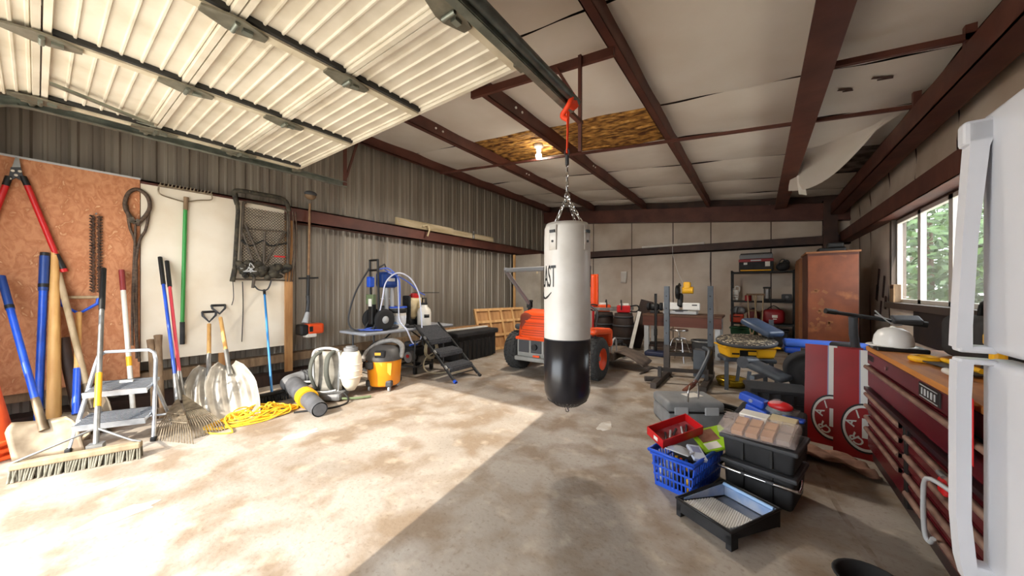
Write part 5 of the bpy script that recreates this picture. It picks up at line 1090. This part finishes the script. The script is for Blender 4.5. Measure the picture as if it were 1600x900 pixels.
small('yellow_drill','yellow cordless drill standing by the tool bag','drill',(.98,2.78,CZ),[('body',lambda b:b.rbox((0,0,.19),(.08,.2,.09),.025),'yellow'),('handle',lambda b:b.rbox((0,.05,.1),(.05,.06,.14),.015),'yellow'),('battery',lambda b:b.rbox((0,.05,.025),(.08,.12,.05),.01),'black'),('chuck',lambda b:b.cyl((0,-.1,.19),(0,-.16,.19),.03,.018,12),'dgray')])
small('marker_pen','white marker pen with an orange end on the chest top','marker',(.80,2.72,CZ+.018),[('barrel',lambda b:b.cyl((0,-.06,0),(0,.08,0),.016,n=10),'whitep'),('cap',lambda b:b.cyl((0,-.06,0),(0,-.12,0),.017,n=10),'orange')])
small('cardboard_box','small brown cardboard box on the chest behind the refrigerator handle','box',(1.12,2.35,CZ),[('box',lambda b:b.bb(-.12,.12,-.14,.14,0,.14),mat('card','a87f52',rough=.8)),('flap',lambda b:b.bb(-.12,.12,-.14,-.02,.14,.146),MATS['card'])])
small('red_shop_cloth','red shop cloth draped over the chest edge near the refrigerator','cloth',(.705,2.2,.62),[('cloth',lambda b:b.grid(lambda u,v:(-.035-.015*math.sin(6*u),-.10+.18*u,.36-.26*v+.02*math.sin(9*u)),8,8),'red')])
small('red_spring_clip','small red plastic clip hooked on a drawer handle near the refrigerator','clip',(.685,2.40,.46),[('jaw',lambda b:b.rbox((-.01,-.03,.06),(.03,.07,.07),.012),'red'),('spring',lambda b:b.cyl((-.01,-.03,.10),(-.01,.03,.10),.012,n=8),'steel')])
small('sill_block','small weathered wooden block standing on the window sill','block',(1.60,7.22,1.22),[('block',lambda b:b.rbox((0,0,.13),(.08,.17,.26),.01),'oldwood'),('chipped_edge',lambda b:b.bb(-.042,-.03,-.08,.08,.2,.24),'darkwood')])
# ================= refrigerator =================
t=thing('refrigerator','white top freezer refrigerator with long vertical handles beside the tool chest','refrigerator',(.96,1.2,0))
fw=mat('fridgewhite','e6e8ee','dcdfe6',sc=3,rough=.3); fb=mat('fridgebody','dfe0e2',rough=.45); gask=mat('gasket','d8c69c','c4b080',sc=6,rough=.6)
FX=.525; FY0,FY1,FZ=.84,1.61,1.905
MB().rbox((.96,(FY0+FY1)/2,.95),(.70,FY1-FY0-.01,1.86),.012).build('cabinet',fb,t,w=True)
for nm,z0,z1 in (('freezer_door',1.222,FZ),('fridge_door',.06,1.205)):
    d=MB().rbox((FX+.035,(FY0+FY1)/2,(z0+z1)/2),(.07,FY1-FY0,z1-z0),.022,seg=3).build(nm,fw,t,w=True)
    MB().bb(FX+.068,FX+.085,FY0+.01,FY1+.002,z0+.02,z1-.02).build('gasket','gray',d,w=True)
    MB().bb(FX+.01,FX+.06,FY1-.004,FY1+.004,z0+.03,z1-.03).build('yellowed_edge',gask,d,w=True)
hy=FY1-.045; hw=.05
def bar(zs,name,par=t):
    b=MB(); n=len(zs)
    vs=[]
    for x,z,wd in zs: vs+=[V(x,hy-hw/2,z),V(x,hy+hw/2,z),V(x+wd,hy+hw/2,z),V(x+wd,hy-hw/2,z)]
    fs=[(i*4+k,i*4+(k+1)%4,(i+1)*4+(k+1)%4,(i+1)*4+k) for i in range(n-1) for k in range(4)]+[(0,1,2,3),(4*n-4,4*n-3,4*n-2,4*n-1)]
    b.add(vs,fs); return b.build(name,fw,par,w=True)
bar([(.49,1.87,.05),(.485,1.80,.035),(.472,1.55,.028),(.462,1.30,.028),(.460,1.235,.03)],'freezer_handle'); MB().rbox((.505,hy,1.845),(.06,hw,.07),.01).build('handle_mount',fw,t,w=True); MB().rbox((.50,hy,1.232),(.07,hw,.02),.006).build('handle_mount',fw,t,w=True)
bar([(.462,1.195,.03),(.460,1.1,.028),(.460,.75,.028),(.468,.62,.03),(.478,.57,.04)],'fridge_handle'); MB().rbox((.50,hy,1.197),(.07,hw,.016),.006).build('handle_mount',fw,t,w=True); MB().rbox((.508,hy,.595),(.06,hw,.06),.01).build('handle_mount',fw,t,w=True)
MB().bb(FX+.02,1.3,FY0+.02,FY1-.02,.0,.06).build('base_grille','dgray',t,w=True)
# ================= foreground pile =================
# laundry basket
t=thing('plastic_basket','bright blue slotted plastic basket filled with small bottles and tubes','basket',(-.42,2.80,0),R(-16))
BW,BD,BH=.30,.52,.25
def wallslots(p0,p1,inn,rows,nc):
    # p0,p1 bottom corners ; slats as separate parts
    p0=V(p0);p1=V(p1); ax=p1-p0; L=ax.length; d=ax.normalized(); rz=math.atan2(d.y,d.x)
    def at(s,z): k=z/BH; return p0+d*s+V(inn[0],inn[1],0)*(-.03*k)+V(0,0,z)
    for z,h in rows: MB().rbox(at(L/2,z),(L+.05*z/BH+.01,.008,h),.002,rz).build('band','blue',t)
    for k in range(nc+1):
        s=L*k/nc; a,b_=at(s,.01),at(s,BH-.01); MB().tube([a,b_],.0062,4).build('slat','blue',t)
x,y=BW/2-.03,BD/2-.03
R4=((.015,.03),(.085,.014),(.15,.014),(.235,.03))
wallslots((-x,-y,0),(x,-y,0),(0,1),R4,9); wallslots((x,-y,0),(x,y,0),(-1,0),R4,13); wallslots((x,y,0),(-x,y,0),(0,-1),R4,9); wallslots((-x,y,0),(-x,-y,0),(1,0),R4,13)
MB().bb(-x,x,-y,y,.004,.014).build('bottom','blue',t)
MB().tube([(-x-.035,-y-.035,BH),(x+.035,-y-.035,BH),(x+.035,y+.035,BH),(-x-.035,y+.035,BH)],.013,6,closed=True).build('rim','blue',t)
# contents
rr=random.Random(11); ca,sa=math.cos(R(-16)),math.sin(R(-16))
def bw(lx,ly): return (-.42+lx*ca-ly*sa,2.80+lx*sa+ly*ca)
cols=['whitep','yellow','red','dgray','whitep','lgray','orange','blue','black','whitep','palegray','yellow']
cn=dict(whitep='white',yellow='yellow',red='red',dgray='dark grey',lgray='pale grey',orange='orange',blue='blue',black='black',palegray='lilac grey')
for i in range(18):
    row=i//6; lx=-.095+.038*(i%6); ly=-.2+.065*row; X,Y=bw(lx,ly); m_=cols[(i*5+row)%12] if i!=17 else 'orange'; h=.13+.07*rr.random()
    t2=thing('small_bottle','small %s bottle with %s cap inside the blue basket'%(cn[m_],cn[cols[(i+3+(i>11)+(i==17))%12]]),'bottle',(X,Y,.014),rr.random(),group='bottles in the blue basket')
    MB().lathe([(0,0),(.017,0),(.0175,h*.75),(.009,h*.85),(.009,h*.88)],10).build('bottle',m_,t2); MB().cyl((0,0,h*.87),(0,0,h),.010,n=8).build('cap',cols[(i+3+(i>11)+(i==17))%12],t2)
small('sorting_box','dark plastic box in the blue basket beneath the trays','box',(*bw(.0,.1),.014),[('box',lambda b:b.bb(-.1,.1,-.12,.13,0,.2),'blackr'),('lid',lambda b:b.bb(-.105,.105,-.125,.135,.2,.21),'dgray')],R(-16))
def tray_obj(name,lab,loc,rot,sx,sy,h,m_,inner=None):
    t=thing(name,lab,'tray',loc,rot); th=.005
    MB().bb(-sx/2,sx/2,-sy/2,sy/2,0,th).build('bottom',inner or m_,t)
    for q in ((-sx/2,-sx/2+th,-sy/2,sy/2),(sx/2-th,sx/2,-sy/2,sy/2),(-sx/2,sx/2,-sy/2,-sy/2+th),(-sx/2,sx/2,sy/2-th,sy/2)): MB().bb(*q,0,h).build('side',m_,t)
    return t
X,Y=bw(-.09,-.02); t=tray_obj('red_tray','shallow red plastic tray tilted on top of the blue basket',(X,Y,.315),(R(14),R(-10),R(52)),.36,.17,.07,'red',mat('redclear','b8686c','8a2024',sc=12,rough=.3))
for k in range(5): MB().tube([(-.12+.05*k,-.05+.02*(k%3),.012),(-.06+.05*k,.03,.014)],.008,6).build('small_part','lgray' if k%2 else 'dgray',t)
MB().bb(-.182,-.18,-.03,.01,.02,.05).build('price_label','whitep',t)
X,Y=bw(.11,.16); t=thing('green_packet','lime green flat packet with clear window on the blue basket','packet',(X,Y,.29),(R(18),R(-12),R(38)))
MB().rbox((0,0,.012),(.25,.21,.024),.006).build('packet',mat('lime','a6d62a',rough=.35),t); MB().box((-.03,.03,.0255),(.13,.11,.003)).build('window',mat('brownwin','7a4a3c','a5806a',sc=8,rough=.2),t); MB().box((-.05,-.065,.0255),(.1,.06,.003)).build('print_panel','whitep',t)
X,Y=bw(.02,-.17); small('clear_pouch','clear plastic pouch drooping over the basket front','pouch',(X,Y,.25),[('pouch',lambda b:b.grid(lambda u,v:(-.08+.16*u,-.05+.1*v,.03+.03*math.sin(PI*u)*math.sin(PI*v)),8,8),mat('clearp','d6d8da',rough=.15,alpha=.45)),('edge',lambda b:b.tube([(-.08,-.05,.03),(.08,-.05,.03),(.08,.05,.03)],.004,5),'lgray')],R(-16))
X,Y=bw(.1,-.1); t=thing('white_carton','flat pale blue white carton on the basket corner','carton',(X,Y,.258),(R(20),R(8),R(35))); MB().rbox((0,0,.012),(.09,.13,.024),.003).build('carton',mat('palecart','d3def0',rough=.5),t); MB().box((0,.02,.0245),(.06,.05,.002)).build('print','palegray',t)
# black totes
t1=thing('black_tote','lower black storage tote with a chrome carry rail','tote',(.03,2.95,0),R(-14))
def tote(t,h,w,d):
    MB().rbox((0,0,h*.5),(w,d,h),.025,taper=.93,seg=3).build('bin','blackr',t)
    MB().rbox((0,0,h-.02),(w+.03,d+.03,.03),.01).build('rim','dgray',t)
    for x in (-.08,.08): MB().bb(x-.008,x+.008,-d/2-.006,-d/2+.01,.02,h-.03).build('rib','black',t)
tote(t1,.23,.40,.34)
MB().tube(spl([(-.205,-.02,.165),(-.22,-.16,.165),(-.18,-.195,.165),(.18,-.195,.165),(.22,-.16,.165),(.205,-.02,.165)],4),.011,8).build('carry_rail','chrome',t1); MB().tube([(-.08,-.196,.165),(.10,-.196,.165)],.014,8).build('rail_grip','dgray',t1)
t2=thing('upper_tote','upper black storage tote stacked under the clear organizer','tote',(.03,2.95,.23),R(-14)); tote(t2,.17,.41,.35)
clr=mat('clearbox','e2d2cc',rough=.12,alpha=.25); tanp=mat('tanpart','d2a47a','b98a62',sc=7,rough=.6)
t=thing('parts_organizer','clear compartment organizer with tan pieces on the black totes','organizer',(.0,2.88,.425),(R(16),R(-3),R(-14)))
MB().rbox((0,0,.03),(.44,.22,.055),.012).build('shell',clr,t)
for i in range(5):
    for j in range(2):
        if i==0: continue
        MB().bb(-.19+.085*i-.03,-.19+.085*i+.036,-.095+.1*j,-.015+.1*j,.012,.045).build('compartment_piece',tanp if i<4 else MATS['faded'],t)
for i in range(4): MB().bb(-.135+.085*i,-.132+.085*i,-.105,.105,.008,.06).build('divider',clr,t)
t=thing('hardware_pack','white labelled hardware packet on the clear organizer','packet',(-.02,3.01,.475),(R(8),0,R(-16))); MB().rbox((0,0,.02),(.17,.09,.04),.006).build('packet','whitep',t); MB().box((0,-.046,.02),(.1,.002,.022)).build('print','palegray',t)
t=thing('outlet_plate_pack','pack with cream socket plates beside the white packet','packet',(.14,3.0,.465),(R(10),0,R(-16))); MB().rbox((0,0,.025),(.15,.1,.05),.006).build('pack','cream',t)
for x in (-.03,.03): MB().cyl((x,-.051,.025),(x,-.054,.025),.015,n=12).build('socket_face','lgray',t)
# paint tray
t=thing('paint_tray','black paint roller tray with ribbed ramp and blue white paint','paint tray',(-.155,2.45,0),R(-29))
TW,TL=.34,.46
def floorz(v): return .10-.022*v if v<.62 else (.0864-.064*min(1,(v-.62)/.13))
mat('traypaint','c8d2e4','8fb0de',sc=9,rough=.3); mat('traywhite','8f939a','7c8087',sc=14,rough=.4)
MB().grid(lambda u,v:(-TW/2+.02+(TW-.04)*u,-TL/2+.02+(TL-.04)*v,(.088-.075*v if v<.7 else .0355-.02*min(1,(v-.7)/.1))),4,20).build('inner_pan','traywhite',t,solid=.004)
for s in (-1,1):
    MB().prism([(s*TW/2,-TL/2,.062),(s*TW/2,TL/2,.004),(s*TW/2,TL/2,.105),(s*TW/2,-TL/2,.105)],(-s*.012,0,0)).build('side_wall','blackr',t)
    MB().prism([(s*(TW/2-.013),-TL/2+.05,.09),(s*(TW/2-.013),TL/2-.02,.02),(s*(TW/2-.013),TL/2-.02,.098),(s*(TW/2-.013),-TL/2+.05,.1)],(-s*.004,0,0)).build('paint_film','traypaint',t)
    MB().bb(s*TW/2-.03 if s>0 else -TW/2,s*TW/2 if s>0 else -TW/2+.03,-TL/2,-TL/2+.06,0,.08).build('leg','blackr',t)
MB().bb(-TW/2,TW/2,TL/2-.012,TL/2,.0,.105).build('end_wall','blackr',t); MB().bb(-TW/2+.015,TW/2-.015,TL/2-.018,TL/2-.012,.02,.1).build('paint_film','traypaint',t)
MB().bb(-TW/2,TW/2,-TL/2,-TL/2+.012,.03,.105).build('front_wall','blackr',t); MB().tube([(-TW/2,-TL/2,.105),(TW/2,-TL/2,.105),(TW/2,TL/2,.105),(-TW/2,TL/2,.105)],.008,6,closed=True).build('rim','black',t)
MB().tube([(-TW/2+.02,TL/2-.03,.1),(TW/2-.02,TL/2-.03,.1)],.012,6).build('paint_bead',mat('paintblue','9cc2f0',rough=.25),t)
b=MB()
for i in range(22):
    for j in range(20):
        v=.03+.62*j/19; b.box((-TW/2+.035+(TW-.07)*(i+.5*(j%2))/22,-TL/2+.02+(TL-.04)*v,.094-.075*v),(.009,.009,.008),.78)
b.build('ramp_texture','white',t,kind='stuff')
# grey hard case
t=thing('grey_case','grey hard plastic power tool case with latch and paper label','case',(-.62,4.05,0),R(33))
gc=mat('casegray','8d8f90','7a7c7d',sc=6,rough=.5)
MB().rbox((0,0,.085),(.56,.42,.17),.03,seg=3).build('lower_shell',gc,t); MB().rbox((0,0,.215),(.57,.43,.11),.04,seg=3).build('upper_shell',gc,t); MB().bb(-.27,.27,-.217,-.2,.158,.172).build('seam','black',t)
for x in (-.15,.15): MB().rbox((x,-.215,.18),(.14,.02,.08),.01).build('latch','lgray',t)
MB().box((.07,.03,.272),(.17,.13,.004),(0,0,.3)).build('paper_label','whitep',t); MB().tube(spl([(-.08,-.2,.27),(-.07,-.2,.4),(.02,-.12,.46),(.08,-.08,.42),(.08,-.08,.27)],5),.009,8).build('carry_handle','chrome',t); MB().tube([(-.05,-.18,.425),(.05,-.1,.455)],.02,8).build('handle_sleeve','rust',t)
# dark crates behind
mat('crate','1f2023','2c2e32',sc=6,rough=.6)
t=thing('black_crate','black ribbed plastic crate under the weight bench seat','crate',(.16,4.62,0),R(12)); MB().rbox((0,0,.18),(.52,.36,.36),.02,taper=.95).build('body','crate',t); MB().rbox((0,0,.35),(.55,.39,.04),.01).build('rim','crate',t)
for k in range(5): MB().bb(-.2+.1*k-.012,-.2+.1*k+.012,-.195,-.17,.03,.33).build('rib','black',t)
for z in (.12,.23): MB().bb(-.24,.24,-.19,-.17,z-.01,z+.01).build('band','black',t)
t=thing('black_tool_case','black tool case carrying the blue holder and the gloves','case',(.08,3.62,0),R(-8)); MB().rbox((0,0,.185),(.46,.38,.37),.02).build('body','blackr',t); MB().bb(-.22,.22,-.195,-.19,.24,.25).build('seam','gray',t); MB().rbox((0,-.2,.26),(.12,.02,.05),.006).build('latch','dgray',t)
t=thing('blue_clamp_case','bright blue plastic tool holder lying on the black tool case','holder',(-.05,3.62,.365),(R(0),R(12),R(-25))); MB().rbox((0,0,.09),(.2,.1,.07),.015).build('holder','blue',t); MB().rbox((.06,-.02,.03),(.16,.12,.06),.012).build('base','blue',t); MB().cyl((.0,-.05,.09),(.0,-.055,.09),.016,n=12).build('button','palegray',t)
t=thing('glove_pack','pack of red and black work gloves in clear wrap','gloves',(.14,3.6,.36),(R(20),0,R(-20))); MB().ell((0,0,.06),(.2,.13,.07)).build('black_glove','blackr',t); MB().ell((.02,-.01,.10),(.18,.1,.07)).build('red_glove','red',t); MB().grid(lambda u,v:(-.12+.24*u,-.09+.18*v,.03+.12*math.sin(PI*u)*math.sin(PI*v)),10,10).build('clear_wrap',mat('wrap','eef2f4',rough=.1,alpha=.22),t)
t=thing('blue_box','small blue plastic box lying on the black tool case','box',(.22,3.48,.37),R(-15)); MB().rbox((0,0,.012),(.15,.08,.024),.01).build('lid','blue',t); MB().rbox((0,0,.027),(.09,.04,.008),.004).build('raised_panel','dblue',t)
t=thing('power_cord_coil','coiled black cord on the floor beside the grey case','cord',(-.32,4.5,0)); rr=random.Random(4)
MB().tube(spl([V(.16*math.cos(k*.7)*(1+.2*rr.random()),.13*math.sin(k*.7)*(1+.2*rr.random()),.012+.006*k*.4) for k in range(34)],3),.011,6).build('coil','black',t); MB().rbox((.1,-.1,.04),(.06,.05,.08),.01).build('plug','blackr',t)
# black tub and parts on the near floor
t=thing('black_tub','black rubber feed tub on the floor near the tool chest','tub',(.42,2.22,0)); MB().lathe([(0,0),(.10,0),(.13,.07),(.137,.075),(.13,.08),(.12,.075),(.095,.012),(0,.012)],26).build('tub','rubber',t); MB().tube(spl([(.12,.04,.07),(.16,.06,.075),(.17,.0,.075),(.125,-.02,.07)],4),.012,6).build('handle','rubber',t)
t=thing('grinder_tool','black angle grinder with steel collar lying by the chest caster','tool',(.60,2.36,0),R(20)); MB().cyl((-.08,0,.035),(.1,0,.035),.032,n=14).build('body','blackr',t); MB().cyl((.1,0,.035),(.15,0,.035),.03,.024,14).build('collar','chrome',t); MB().cyl((.15,-.0,.035),(.17,0,.035),.014,n=8).build('spindle','steel',t)
